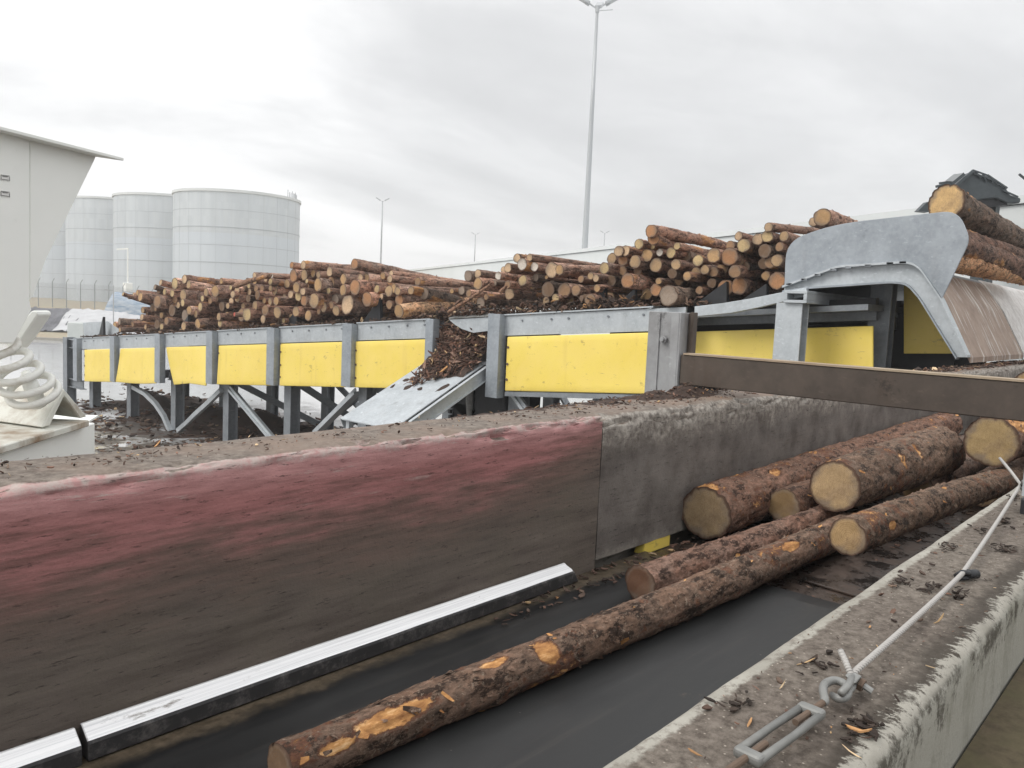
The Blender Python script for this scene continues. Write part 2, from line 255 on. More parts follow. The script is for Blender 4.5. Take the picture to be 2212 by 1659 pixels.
    X, Y, Z = t.xyz(); under = t.math('MULTIPLY', t.step(t.math('ADD', Y, t.math('MULTIPLY', b, 8.)), 43., 36.), t.step(t.math('ADD', X, t.math('MULTIPLY', b, 10.)), 31., 22.)); mudk = t.math('MULTIPLY', under, t.ramp(t.noise(.55, 8, .68), (.43, 0.), (.50, 1.)))
    col = t.mix(t.ramp(f, (.3, 0.), (.7, 1.)), (.40, .40, .402), (.52, .515, .51)); col = t.mix(mudk, col, t.mix(t.ramp(t.noise(4, 8, .75), (.35, 0.), (.65, 1.)), (.018, .013, .010), (.075, .054, .040)))
    t.bump(b, .03, .01)
    MAT['asphalt'] = t.fin(col, t.math('ADD', t.ramp(pud, (0., .15), (1., .04)), t.math('MULTIPLY', mudk, .5)), 0, 1.0)
    t = NT('dry_bank'); a = t.noise(.25, 7, .65); f = t.noise(2.5, 7, .7); MAT['bank'] = t.fin(t.mix(t.ramp(a, (.35, 0.), (.65, 1.)), t.mix(t.ramp(f, (.3, 0.), (.7, 1.)), (.27, .20, .14), (.42, .33, .24)), (.33, .31, .22)), .9)
    t = NT('mossy'); a = t.noise(5, 8, .72); f = t.noise(30, 6, .75); MAT['mossy'] = t.fin(t.mix(t.ramp(a, (.38, 0.), (.66, 1.)), t.mix(t.ramp(f, (.3, 0.), (.7, 1.)), (.045, .033, .018), (.12, .092, .055)), (.085, .075, .035)), .85)
    t = NT('kerb_stone'); MAT['kerb'] = t.fin(t.mix(t.noise(3, 7, .7), (.24, .23, .2), (.4, .38, .34)), .85)
    # silo sheets: brushed courses, vertical streaks in the colour
    t = NT('silo_sheet'); X, Y, Z = t.xyz(); r, oc = t.rand()
    ang = t.math('ARCTAN2', Y, X); k = t.n('ShaderNodeCombineXYZ'); t.set(k, 0, t.math('MULTIPLY', ang, 9.)); course = t.math('FLOOR', t.math('DIVIDE', Z, 2.4)); t.set(k, 1, t.math('MULTIPLY', course, 3.7)); t.set(k, 2, t.math('MULTIPLY', r, 30.))
    sheet = t.noise(1, 2, .5, k.outputs[0]); k2 = t.n('ShaderNodeCombineXYZ'); t.set(k2, 0, t.math('MULTIPLY', ang, 26.)); t.set(k2, 1, t.math('MULTIPLY', Z, .05)); t.set(k2, 2, t.math('MULTIPLY', r, 30.)); drip = t.noise(1, 5, .6, k2.outputs[0])
    cs = t.noise(1, 0, .5, t.map((0, 0, 1.37), src=k.outputs[0]))
    col = t.mix(t.ramp(sheet, (.35, 0.), (.65, 1.)), (.545, .575, .585), (.60, .63, .64)); col = t.mix(t.math('MULTIPLY', t.ramp(drip, (.4, 0.), (.7, 1.)), .22), col, (.52, .57, .62)); col = t.mix(t.step(Z, 14.0, 14.1), t.mix(.5, col, (.60, .65, .70)), col)
    MAT['silo'] = t.fin(col, t.ramp(sheet, (.3, .36), (.7, .46)), .45)
    t = NT('hall_panel'); n1 = t.noise(.35, 6, .6); MAT['hall'] = t.fin(t.mix(t.ramp(n1, (.3, 0.), (.7, 1.)), (.60, .625, .62), (.66, .68, .675)), .7)
    t = NT('seam'); MAT['seam'] = t.fin((.40, .43, .45), .6)
    t = NT('pole_steel'); MAT['pole'] = t.fin(t.mix(t.noise(.6, 5), (.36, .38, .39), (.47, .48, .49)), .5, .3)
    t = NT('black_rubber'); MAT['black'] = t.fin(t.mix(t.noise(6, 6), (.016, .016, .017), (.045, .045, .048)), .6)
    t = NT('dark_machine'); MAT['machine'] = t.fin(t.mix(t.noise(5, 7, .7), (.010, .011, .013), (.035, .036, .04)), .5)
    t = NT('dark_teal'); MAT['grapple'] = t.fin(t.mix(t.noise(4, 7, .7), (.030, .038, .043), (.085, .10, .108)), .5)
    t = NT('tarp_white'); MAT['tarp_white'] = t.fin(t.mix(t.noise(.9, 6, .6, t.map((1, 1, 2))), (.34, .345, .355), (.62, .62, .63)), .45)
    t = NT('tarp_black'); MAT['tarp_black'] = t.fin(t.mix(t.ramp(t.noise(.7, 6, .7), (.4, 0.), (.7, 1.)), (.075, .075, .085), (.17, .17, .185)), .5)
    t = NT('tarp_blue'); X, Y, Z = t.xyz(); MAT['tarp_blue'] = t.fin(t.mix(t.ramp(t.noise(.8, 6, .7, t.map((1, 1, 4))), (.38, 0.), (.62, 1.)), (.20, .28, .38), (.46, .50, .54)), .5)
    t = NT('concrete_block'); MAT['block'] = t.fin(t.mix(t.noise(1.2, 7, .65), (.42, .45, .44), (.58, .60, .58)), .85)
    # rust brown chute plate with white scrapes running down
    t = NT('chute_lining'); sc = t.noise(1, 6, .65, t.map((9, .9, .9), (0, 0, 0), None, (0, .12, 0)), .3); s2 = t.noise(1, 5, .6, t.map((1.6, .35, .35), (3, 0, 0), None, (0, -.1, 0)), .4)
    col = t.mix(t.ramp(t.noise(3, 6, .7), (.3, 0.), (.7, 1.)), (.20, .135, .10), (.34, .255, .20)); col = t.mix(t.ramp(sc, (.55, 0.), (.64, .85)), col, (.62, .59, .55)); col = t.mix(t.ramp(s2, (.60, 0.), (.68, .9)), col, (.60, .57, .54)); MAT['lining'] = t.fin(col, .6)
    t = NT('pale_plate'); MAT['pale_plate'] = t.fin(t.mix(t.ramp(t.noise(6, 7, .7), (.4, 0.), (.75, 1.)), (.62, .60, .58), (.36, .32, .30)), .6)
    t = NT('rope_wire'); wv = t.n('ShaderNodeTexWave', wave_type='BANDS', bands_direction='DIAGONAL'); t.set(wv, 0, t.map((1, 1, 1))); wv.inputs['Scale'].default_value = 60; t.bump(wv.outputs['Fac'], .8, .002); MAT['rope'] = t.fin(t.mix(t.noise(30, 4, .7, t.map((6, 1, 1))), (.34, .32, .30), (.54, .52, .49)), .55, .2)
    t = NT('rust'); MAT['rust'] = t.fin(t.mix(t.noise(40, 6, .7), (.085, .06, .045), (.17, .115, .08)), .8)
    t = NT('wire_fence'); MAT['fence'] = t.fin((.33, .35, .36), .6, .3)
    t = NT('sticker'); MAT['sticker'] = t.fin((.74, .74, .72), .5)
    t = NT('ink'); MAT['ink'] = t.fin((.16, .16, .16), .6)
WT = CAMZ-.6                                 # top of the trough walls
build_mats()
# ------------------------------------------------------------------ mesh helpers
class MB:
    def __init__(s): s.v = []; s.f = []
    def add(s, vs, fs):
        o = len(s.v); s.v += [tuple(v) for v in vs]; s.f += [tuple(i+o for i in f) for f in fs]; return s
    def hexa(s, p):                          # 8 points: bottom ring 0-3, top ring 4-7
        return s.add(p, [(0, 3, 2, 1), (4, 5, 6, 7), (0, 1, 5, 4), (1, 2, 6, 5), (2, 3, 7, 6), (3, 0, 4, 7)])
    def box(s, a, b):
        x0, y0, z0 = a; x1, y1, z1 = b
        return s.hexa([(x0, y0, z0), (x1, y0, z0), (x1, y1, z0), (x0, y1, z0), (x0, y0, z1), (x1, y0, z1), (x1, y1, z1), (x0, y1, z1)])
    def bar(s, p, q, wd, ht, up=Vector((0, 0, 1))):
        p, q = Vector(p), Vector(q); d = (q-p).normalized(); sd = d.cross(up)
        if sd.length < 1e-4: sd = d.cross(Vector((0, 1, 0)))
        sd.normalize(); u = sd.cross(d); a, b = sd*wd/2, u*ht/2
        return s.hexa([p-a-b, p+a-b, q+a-b, q-a-b, p-a+b, p+a+b, q+a+b, q-a+b])
    def ibeam(s, p, q, wd, ht, t=.015, up=Vector((0, 0, 1))):
        p, q = Vector(p), Vector(q); d = (q-p).normalized(); sd = d.cross(up)
        if sd.length < 1e-4: sd = d.cross(Vector((0, 1, 0)))
        sd.normalize(); u = sd.cross(d); o = u*(ht/2-t/2)
        s.bar(p+o, q+o, wd, t, up if sd.cross(d).length else u); s.bar(p-o, q-o, wd, t, up); return s.bar(p, q, t, ht-2*t-.004, up)
    def prism(s, poly, off):
        n = len(poly); p = [Vector(a) for a in poly]; q = [a+Vector(off) for a in p]
        return s.add(p+q, [tuple(range(n))[::-1], tuple(range(n, 2*n))]+[(i, (i+1) % n, n+(i+1) % n, n+i) for i in range(n)])
    def tube(s, pts, r, seg=10, caps=True):
        pts = [Vector(p) for p in pts]; rs = r if isinstance(r, (list, tuple)) else [r]*len(pts); vs = []; n = len(pts); ref = None
        for i, p in enumerate(pts):
            d = (pts[min(i+1, n-1)]-pts[max(i-1, 0)]).normalized()
            if ref is None: ref = d.orthogonal().normalized()
            ref = (ref-d*ref.dot(d)).normalized(); b = d.cross(ref)
            vs += [p+(ref*cos(2*pi*k/seg)+b*sin(2*pi*k/seg))*rs[i] for k in range(seg)]
        fs = [(i*seg+k, i*seg+(k+1) % seg, (i+1)*seg+(k+1) % seg, (i+1)*seg+k) for i in range(n-1) for k in range(seg)]
        if caps: fs += [tuple(range(seg))[::-1], tuple(range((n-1)*seg, n*seg))]
        return s.add(vs, fs)
    def build(s, name, m, parent=None, smooth=False, bevel=0, bseg=1, **props):
        me = bpy.data.meshes.new(name); me.from_pydata([tuple(v) for v in s.v], [], s.f)
        bm = bmesh.new(); bm.from_mesh(me); bmesh.ops.recalc_face_normals(bm, faces=bm.faces); bm.to_mesh(me); bm.free()
        me.materials.append(MAT[m] if isinstance(m, str) else m)
        if smooth:
            me.polygons.foreach_set('use_smooth', [True]*len(me.polygons))
        o = bpy.data.objects.new(name, me); C.objects.link(o)
        if parent:
            o.parent = parent
            if parent.parent is None: o.matrix_parent_inverse = Matrix.Translation(-parent.location)
        if bevel:
            b = o.modifiers.new('bevel', 'BEVEL'); b.width = bevel; b.segments = bseg; b.limit_method = 'ANGLE'
        for k, v in props.items(): o[k] = v
        return o
def tag(o, label, cat, group=None):
    o['label'] = label; o['category'] = cat
    if group: o['group'] = group
    return o
def empty(name, loc, label, cat, group=None):
    o = bpy.data.objects.new(name, None); C.objects.link(o); o.location = loc; o.empty_display_size = .2
    return tag(o, label, cat, group)
NZ = lambda v, s=1., o=0.: noise.noise(Vector(v)*s+Vector((o, o*1.7, -o)))
def fbm(v, s=1., o=0, n=4):
    a, t = 1., 0.
    for i in range(n): t += a*NZ(v, s, o+i*7.3); a *= .5; s *= 2.1
    return t
# loose flakes of bark and wood
PAL = [(.10, .06, .045), (.16, .095, .07), (.22, .125, .09), (.06, .042, .034), (.13, .09, .07), (.20, .14, .105), (.045, .032, .027)]
PALE = [(.62, .42, .22), (.70, .52, .32), (.55, .30, .13)]
def litter(name, spots, size, label=None, cat=None, pale=.06, parent=None, flat=.25, pal=PAL, nar=(.18, .6)):
    mb = MB(); tints = []
    for p, up_, sc in spots:
        l = size*sc*rnd.uniform(.4, 1.5); wd = l*rnd.uniform(*nar); th = wd*rnd.uniform(.12, .4)
        q = Vector(up_).to_track_quat('Z', 'X').to_matrix() @ Matrix.Rotation(rnd.uniform(0, 6.28), 3, 'Z') @ Matrix.Rotation(rnd.gauss(0, flat), 3, 'Y') @ Matrix.Rotation(rnd.gauss(0, flat), 3, 'X')
        bw = rnd.uniform(-.3, .3)*l; pts = []
        for x, y in ((-1, -.5), (-.3, -1), (.5, -.8), (1, -.1), (.6, .8), (-.2, 1), (-.9, .5)):
            x *= rnd.uniform(.7, 1.1); y *= rnd.uniform(.6, 1.1); pts.append(Vector((x*l/2, y*wd/2, bw*x*x*.5)))
        top = [Vector(p)+q @ (a+Vector((0, 0, th))) for a in pts]; bot = [Vector(p)+q @ (a*.92) for a in pts]; n = 7
        mb.add(bot+top, [tuple(range(n))[::-1], tuple(range(n, 2*n))]+[(i, (i+1) % n, n+(i+1) % n, n+i) for i in range(n)])
        c = rnd.choice(PALE if rnd.random() < pale else pal); k = rnd.uniform(.7, 1.35); tints += [(c[0]*k, c[1]*k, c[2]*k, 1)]*14
    o = mb.build(name, 'litter', parent); at = o.data.color_attributes.new('tint', 'FLOAT_COLOR', 'POINT'); at.data.foreach_set('color', [x for c in tints for x in c])
    if label: tag(o, label, cat)
    o['kind'] = 'stuff'; return o
# ------------------------------------------------------------------ ground and far setting
def frame(px): d = ray(px, 665); h = Vector((d[0], d[1], 0)).normalized(); return h, Vector((h.y, -h.x, 0))
FH, RT = Vector(fh), Vector(rt)
def ahead(px, dep, z=0.):                    # a spot DEP metres ahead at picture column px (horizon height), height z
    p = onD(px, 665+.045*(px-CX), dep); return Vector((p.x, p.y, z))
g = MB(); R = 600
g.add([(-R, -R, 0), (R, -R, 0), (R, R, 0), (-R, R, 0)], [(0, 1, 2, 3)]).build('ground', 'asphalt', kind='structure')
# bank of dry earth beyond the yard, its crest falling to the right
def bank_h(px, dep):
    t = min(1, max(0, (dep-91.5)/9)); t = t*t*(3-2*t); s = min(1, max(0, (470-px)/260)); s = s*s*(3-2*s)
    return t*(.40+1.95*s)+.06
def grid(fn, us, vs):
    m = MB(); nu, nv = len(us), len(vs)
    m.add([fn(u, v) for u in us for v in vs], [(i*nv+j, (i+1)*nv+j, (i+1)*nv+j+1, i*nv+j+1) for i in range(nu-1) for j in range(nv-1)]); return m
def bk(px, dep, lift=0.):
    p = ahead(px, dep); return Vector((p.x, p.y, bank_h(px, dep)+lift+.10*NZ((p.x*.3, p.y*.3, 0))))
grid(lambda u, v: bk(u, v) if v > 79.6 else Vector((*ahead(u, v)[:2], -.3)), [-500+12*i for i in range(150)], [79.5, 79.8, 82, 85, 88, 90]+[91+.8*i for i in range(15)]+[105, 112, 120, 150, 200, 320]).build('bank_terrain', 'bank', smooth=True, kind='structure')
k = MB(); k.bar(ahead(-400, 79.3, .12), ahead(640, 79.3, .12), .5, .26); k.build('kerb', 'kerb', kind='structure')
def sheet_on_bank(name, m, pts, label, lift, fold):
    # draped plastic: corners in (column, depth); folds run down the slope
    (a, b), (c, d) = pts
    us = [i/60 for i in range(61)]; vs = [i/22 for i in range(23)]
    def fn(u, v):
        px = a+(b-a)*u+v*fold; dep = c+(d-c)*v+.25*NZ((u*9, 0, lift*90))*(1 if v < .05 or v > .95 else 0)
        p = bk(px, dep, lift); p.z += .34*abs(NZ((u*24+v*2.2, v*1.2, lift*50)))+.12*NZ((u*60+v*5, v*6, 3)); return p
    o = grid(fn, us, vs); n = len(o.v); o = o.build(name, m, smooth=True); md = o.modifiers.new('thick', 'SOLIDIFY'); md.thickness = .02
    tag(o, label, 'plastic sheet'); return o
sheet_on_bank('plastic_sheet', 'tarp_black', ((10, 165), (92.2, 101)), 'black plastic sheet creased over the earth bank left of the log conveyor', .10, 46)
sheet_on_bank('plastic_sheet', 'tarp_white', ((112, 440), (92.2, 100.6)), 'white plastic sheet with long folds draped over the bank beside the black sheet', .20, 46)
# silos
def silo(px, dep, rad, ytop, label, vents):
    c = ahead(px, dep); edge = ahead(px, dep); top = onD(px, ytop, dep-rad).z
    c.z = 1.6; H = top-c.z
    root = empty('storage_silo', c, label, 'silo', 'steel silos beyond the yard')
    m = MB(); seg = 96; zs = [-2.0, 0.0, H*.98, H]; vs = []
    for z in zs: vs += [(rad*cos(2*pi*k/seg), rad*sin(2*pi*k/seg), z) for k in range(seg)]
    o_ = len(vs); vs.append((0, 0, H+.6))
    fs = [(i*seg+k, i*seg+(k+1) % seg, (i+1)*seg+(k+1) % seg, (i+1)*seg+k) for i in range(len(zs)-1) for k in range(seg)]+[((len(zs)-1)*seg+k, (len(zs)-1)*seg+(k+1) % seg, o_) for k in range(seg)]
    b = m.add(vs, fs).build('shell', 'silo', None, smooth=True); b.parent = root
    e = b.modifiers.new('split', 'EDGE_SPLIT'); e.split_angle = radians(40)
    def ring(z, r_, h, name, mt):
        q = MB(); vs = []
        for rr, zz in ((rad-.05, z), (rad+r_, z), (rad+r_, z+h), (rad-.05, z+h)): vs += [(rr*cos(2*pi*k/seg), rr*sin(2*pi*k/seg), zz) for k in range(seg)]
        q.add(vs, [(i*seg+k, i*seg+(k+1) % seg, ((i+1) % 4)*seg+(k+1) % seg, ((i+1) % 4)*seg+k) for i in range(4) for k in range(seg)]); o = q.build(name, mt, None); o.parent = root
    ring(H-.45, .22, .45, 'rim', 'hall')
    for i in range(1, 7): ring(H*i/7.15, .06 if i % 2 else .035, .13 if i % 2 else .07, 'hoop', 'seam')
    q = MB()
    for k in range(26):
        a = 2*pi*k/26; d = Vector((cos(a), sin(a), 0)); q.bar(d*(rad+.004)+Vector((0, 0, 0)), d*(rad+.004)+Vector((0, 0, H-.5)), .02, .02, d)
    o = q.build('sheet_joint', 'seam', None); o.parent = root
    if vents:
        q = MB()
        ta = math.atan2(-c.y, -c.x)+.95
        for k in range(9):
            a = ta+k*.055; d = Vector((cos(a), sin(a), 0))*(rad-.6); q.bar(d+Vector((0, 0, H)), d+Vector((0, 0, H+1.0+.35*(k % 3 == 0))), .09, .09)
        for h in (.55, 1.0): q.tube([Vector((cos(ta+k*.055), sin(ta+k*.055), 0))*(rad-.6)+Vector((0, 0, H+h)) for k in range(4, 9)], .05, 5)
        o = q.build('roof_railing', 'pole', None); o.parent = root
silo(511.5, 150, 10.95, 409, 'nearest and widest pale steel silo with a railing on its roof edge', True)
silo(372, 172, 11.2, 418, 'second pale steel silo, partly hidden behind the widest one', False)
silo(258, 194, 11.2, 426, 'third pale steel silo, cut by the off-white feeder gusset on its left', False)
silo(166, 216, 11.2, 436, 'farthest pale steel silo, mostly hidden behind the off-white feeder', False)
# wire fence on the bank
fr = empty('wire_fence', ahead(200, 112, bank_h(200, 112)), 'tall wire fence with angled post tops standing on the bank before the silos', 'fence')
mesh = MB(); prev = None
for i in range(26):
    px = -70+30.5*i; p = ahead(px, 112); p.z = bank_h(px, 112)-.1; q = MB(); q.bar(p, p+Vector((0, 0, 3.6)), .09, .09); q.bar(p+Vector((0, 0, 3.6)), p+Vector((0, 0, 4.1))+RT*.3, .07, .07); q.build('post', 'fence', fr)
    if prev is not None:
        for h in [.25+.16*j for j in range(21)]: mesh.bar(prev+Vector((0, 0, h)), p+Vector((0, 0, h)), .012, .012)
        for j in range(1, 20): a = prev.lerp(p, j/20); mesh.bar(a+Vector((0, 0, .2)), a+Vector((0, 0, 3.4)), .012, .012)
    prev = p
mesh.build('wire_mesh', 'fence', fr)
for px, base, top, lab in ((178, 98, 3.6, 'lone thin marker post in front of the fence, beside the white sheet'),):
    p = ahead(245, 96); p.z = bank_h(245, 96)-.1; o = MB(); o.bar(p, p+Vector((0, 0, 4.6)), .10, .10); o.bar(p+Vector((0, 0, 4.1))-RT*1.1, p+Vector((0, 0, 4.1)), .05, .05)
    tag(o.build('marker_post', 'pole'), lab, 'post')
# mast with a box in front of the silos
p = ahead(276, 118); p.z = bank_h(276, 118); root = empty('camera_mast', p, 'slim white mast with a square box and an arm, before the silos', 'mast')
MB().tube([p, p+Vector((0, 0, 9.2))], .11, 8).build('pole', 'offwhite', root); q = MB(); q.box((p.x-.5, p.y-.5, p.z+3.0), (p.x+.5, p.y+.5, p.z+4.2)); q.build('box', 'offwhite', root, bevel=.05); MB().bar(p+Vector((0, 0, 9.1)), p+Vector((0, 0, 8.95))-RT*1.6, .14, .22).build('arm', 'offwhite', root)
# stack under a blue sheet
p = ahead(312, 108, bank_h(312, 108)); us = [i/30 for i in range(31)]; vs = [i/14 for i in range(15)]
def stk(u, v):
    q = p+RT*((u-.5)*9.5)+FH*((v-.5)*4); e = min(u, 1-u, v, 1-v)*8; q.z = bank_h(312, 108)-.05+(3.4-1.7*u)*min(1, e)*(1+.07*NZ((u*7, v*5, 1)))+.12*NZ((u*14, v*9, 5)); return q
o = grid(stk, us, vs).build('covered_stack', 'tarp_blue', smooth=True); tag(o, 'low stack under a blue and white tarpaulin in front of the silos', 'stack')
# concrete block at the yard's edge
p = ahead(162, 72); q = MB(); d1 = RT*.74; d2 = FH*1.2; z1 = onD(162, 697, 72).z
q.prism([p-d1, p+d1, p+d1+d2, p-d1+d2], (0, 0, z1)); tag(q.build('concrete_block', 'block', bevel=.06), 'pale square concrete block in front of the white sheet by the conveyor end', 'block')
# hall: long low pale building behind the pile
A = onD(2240, 433, 24.5); B = onD(800, 598, 122.); A.z = B.z = (A.z+B.z)/2 if abs(A.z-B.z) < 1.5 else A.z
Hh = onD(2212, 436, 26.).z
dv = Vector((B.x-A.x, B.y-A.y, 0)).normalized(); nv_ = Vector((-dv.y, dv.x, 0)); nv_ = nv_ if nv_.dot(FH) > 0 else -nv_
A0 = Vector((A.x, A.y, 0))-dv*14; B0 = Vector((B.x, B.y, 0))
hall = empty('storage_hall', A0.lerp(B0, .5), 'long low pale grey hall whose flat roof edge runs behind the log pile', 'building')
q = MB(); q.prism([A0, B0, B0+nv_*30, A0+nv_*30], (0, 0, Hh-.25)); q.build('wall', 'hall', hall)
q = MB(); q.prism([A0-nv_*.12-dv*.1+Vector((0, 0, Hh-.22)), B0-nv_*.12+Vector((0, 0, Hh-.22)), B0+nv_*30+Vector((0, 0, Hh-.22)), A0+nv_*30-dv*.1+Vector((0, 0, Hh-.22))], (0, 0, .22)); q.build('roof', 'hall', hall)
# lighting masts
def mast(px, dep, ytop, lean_px, lab, heads, r0, r1, s=.85):
    base = ahead(px, dep); H = onD(lean_px, ytop, dep).z
    root = empty('lighting_mast', base, lab, 'lamp post', 'lighting masts round the yard')
    MB().tube([base+Vector((0, 0, H*t)) for t in (0, .25, .5, .75, 1)], [r0+(r1-r0)*t for t in (0, .25, .5, .75, 1)], 14).build('pole', 'pole', root, smooth=True)
    top = base+Vector((0, 0, H))
    MB().tube([top-Vector((0, 0, .1)), top+Vector((0, 0, .35*s))], .17*s, 10).build('collar', 'pole', root)
    view = (base*1.0).normalized(); side = Vector((view.y, -view.x, 0))
    for a in heads:
        d = side*cos(a)+view*sin(a); st = top+Vector((0, 0, .15*s)); e = st+d*.80*s+Vector((0, 0, .50*s))
        arm = MB().bar(st, e, .10*s, .10*s).build('arm', 'pole', root)
        h = MB(); dd = (d*1.0+Vector((0, 0, .55))).normalized(); h.bar(e-dd*.15*s, e+dd*1.35*s, .60*s, .26*s); h.build('lamp_head', 'pole', root, bevel=.04*s)
        MB().bar(e-dd*.1*s-Vector((0, 0, .12*s)), e+dd*.25*s-Vector((0, 0, .12*s)), .22*s, .2*s).build('bracket', 'pole', root)
    if len(heads) > 2:
        MB().bar(top, top+side*1.3*s+Vector((0, 0, .1)), .05*s, .05*s).build('side_rod', 'pole', root); q = MB(); q.box((base.x-.16, base.y-.16, H*.30), (base.x+.42, base.y+.16, H*.31)); q.build('sensor', 'pole', root)
mast(1256, 60, 24, 1299, 'tall thick lighting mast with three lamp heads rising behind the log pile', (0.0, pi, 1.45), .29, .105)
mast(820, 185, 437, 826, 'thin far lighting mast with a forked head, right of the widest silo', (.1, pi-.1), .26, .14, .75)
mast(1021, 255, 508, 1025, 'tiny far lighting mast above the left end of the hall roof', (.1, pi-.1), .26, .15, .65)
mast(1297, 225, 505, 1299, 'tiny far lighting mast just right of the tall thick mast', (.1, pi-.1), .28, .16, .65)
# ------------------------------------------------------------------ trough
FLZ = CAMZ-1.52
def wall(name, m, x0, x1, dx, prof, label, amp, chip, mi):
    xs = [x0+(x1-x0)*i/int((x1-x0)/dx) for i in range(int((x1-x0)/dx)+1)]; vs = []; n = len(prof)
    for x in xs:
        for j, (y, z, w_) in enumerate(prof):
            d = Vector((x, y*1.0, z)); k = amp*fbm(d, 3.5, mi)+amp*.5*NZ(d, 17, mi); c = chip*w_*max(0, fbm((x*1.2, z*4, 0), 6, mi+3, 4)-.1)
            yy = y+(k if 0 < j < n-1 else 0)+(c if y < 2.9 and y > 2 else -c if y < .4 else 0); vs.append((x, yy, z+.6*k*(1 if z > WT-.3 else .2)-c*.7))
    mb = MB(); mb.add(vs, [(i*n+j, (i+1)*n+j, (i+1)*n+(j+1) % n, i*n+(j+1) % n) for i in range(len(xs)-1) for j in range(n)]+[tuple(range(n)), tuple(range((len(xs)-1)*n, len(xs)*n))[::-1]])
    o = mb.build(name, m, smooth=True); e = o.modifiers.new('split', 'EDGE_SPLIT'); e.split_angle = radians(50); return tag(o, label, 'wall')
def lprof(y0, y1, rr, zb):
    p = [(y0, zb, 0)]+[(y0, zb+(WT-rr-zb)*t, 0) for t in (.03, .2, .35, .5, .62, .72, .8, .87, .93, .97)]
    p += [(y0+rr-rr*cos(a), WT-rr+rr*sin(a), 1) for a in [radians(8*i) for i in range(12)]]
    return p+[(y0+rr+(y1-.04-y0-rr)*t, WT, 0) for t in (.1, .25, .4, .6, .8, 1)]+[(y1-.01, WT-.012, 0), (y1, WT-.05, 0), (y1, WT-.6, 0), (y1, 0, 0)]
pr = lprof(2.70, 3.12, .035, FLZ-.05); wall('concrete_wall', 'wall_red', -4, 3.872, .035, pr+[(2.70, 0, 0)], 'long concrete trough wall with worn dark red paint and a chalky top edge', .004, .05, 1)
pr = [(2.84, 0, 0), (2.84, FLZ+.045, 0)]+lprof(2.70, 3.15, .085, FLZ+.05); wall('concrete_wall', 'wall_grey', 3.882, 26, .06, pr, 'rough unpainted grey concrete trough wall under the steel post', .007, .05, 2)
pn = [(.58, FLZ-.05, 0), (.58, FLZ+.4, 0), (.58, WT-.15, 0), (.58, WT-.02, 0), (.574, WT-.006, 0), (.565, WT, 0)]+[(.565-.235*t, WT, 0) for t in (.1, .25, .4, .55, .7, .85, 1)]+[(.322, WT-.004, .6), (.313, WT-.013, .8), (.31, WT-.025, .6), (.31, WT-.08, .3), (.31, WT-.14, 0), (.31, CAMZ-.9, 0), (.31, 0, 0), (.58, 0, 0)]
wall('concrete_wall', 'wall_near', -1.4, 26, .03, pn, 'near concrete kerb wall with a dirt covered top, a steel rope lying along it', .0022, .007, 3)
q = MB(); q.box((-4, .583, FLZ-.25), (26, 2.697, FLZ-.03)); q.build('trough_floor', 'wet_steel', kind='structure')
BX = onZ(1745, 1287, FLZ).x
q = MB(); n = 60
q.add([(-4+(BX+4)*i/n, y, FLZ+.004*sin(y*5)) for i in range(n+1) for y in (.59, 1., 1.4, 1.8, 2.2, 2.45, 2.69)], [(i*7+j, (i+1)*7+j, (i+1)*7+j+1, i*7+j+1) for i in range(n) for j in range(6)])
o = q.build('conveyor_belt', 'belt', smooth=True); o.modifiers.new('thick', 'SOLIDIFY').thickness = .018; tag(o, 'dark flat belt on the trough floor carrying the logs, brown along the wall', 'conveyor belt')
q = MB(); q.hexa([(BX+.25, 1.35, FLZ-.026), (BX+1.0, 1.25, FLZ-.026), (BX+1.05, 1.75, FLZ-.026), (BX+.3, 1.8, FLZ-.026), (BX+.25, 1.35, FLZ-.012), (BX+1.0, 1.25, FLZ-.004), (BX+1.05, 1.75, FLZ-.004), (BX+.3, 1.8, FLZ-.012)]); tag(q.build('steel_plate', 'wet_steel', bevel=.003), 'wet steel plate on the trough floor just beyond the belt end', 'plate')
# worn metal bars along the wall foot
def bar_prof(x0, x1, dz, slant, label):
    n = 40; vs = []; pf = [(2.688, FLZ+.003), (2.688, FLZ+.108), (2.676, FLZ+.112), (2.632, FLZ+.082), (2.622, FLZ+.074), (2.617, FLZ+.064), (2.617, FLZ+.006)]; k = len(pf)
    for i in range(n+1):
        x = x0+(x1-x0)*i/n
        for y, z in pf: vs.append((x-(slant*(z-FLZ)*2 if i == n else 0), y, z+dz+(.0015*NZ((x*4, y*9, 0)) if z > FLZ+.02 else 0)))
    mb = MB().add(vs, [(i*k+j, (i+1)*k+j, (i+1)*k+(j+1) % k, i*k+(j+1) % k) for i in range(n) for j in range(k)]+[tuple(range(k)), tuple(range(n*k, n*k+k))[::-1]])
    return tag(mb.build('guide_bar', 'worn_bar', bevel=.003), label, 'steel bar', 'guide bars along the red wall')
XB0 = onY(190, 1600, 2.62).x; XB1 = onY(1252, 1225, 2.62).x
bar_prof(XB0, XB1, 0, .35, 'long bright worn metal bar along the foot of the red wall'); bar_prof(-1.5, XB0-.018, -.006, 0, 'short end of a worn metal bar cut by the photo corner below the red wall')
# yellow bracket under the grey wall
a = onY(1385, 1200, 2.72); b = onY(1440, 1190, 2.72); c = onY(1395, 1183, 2.72)
q = MB(); q.hexa([(a.x, 2.70, FLZ-.028), (b.x, 2.70, FLZ-.028), (b.x, 2.78, FLZ-.028), (a.x, 2.78, FLZ-.028), (a.x, 2.70, FLZ+.055), (b.x, 2.70, FLZ+.065), (b.x+.01, 2.76, FLZ+.085), (a.x+.03, 2.76, FLZ+.08)]); tag(q.build('yellow_bracket', 'yellow', bevel=.004), 'small yellow bracket wedged under the grey wall behind the thin log', 'bracket')
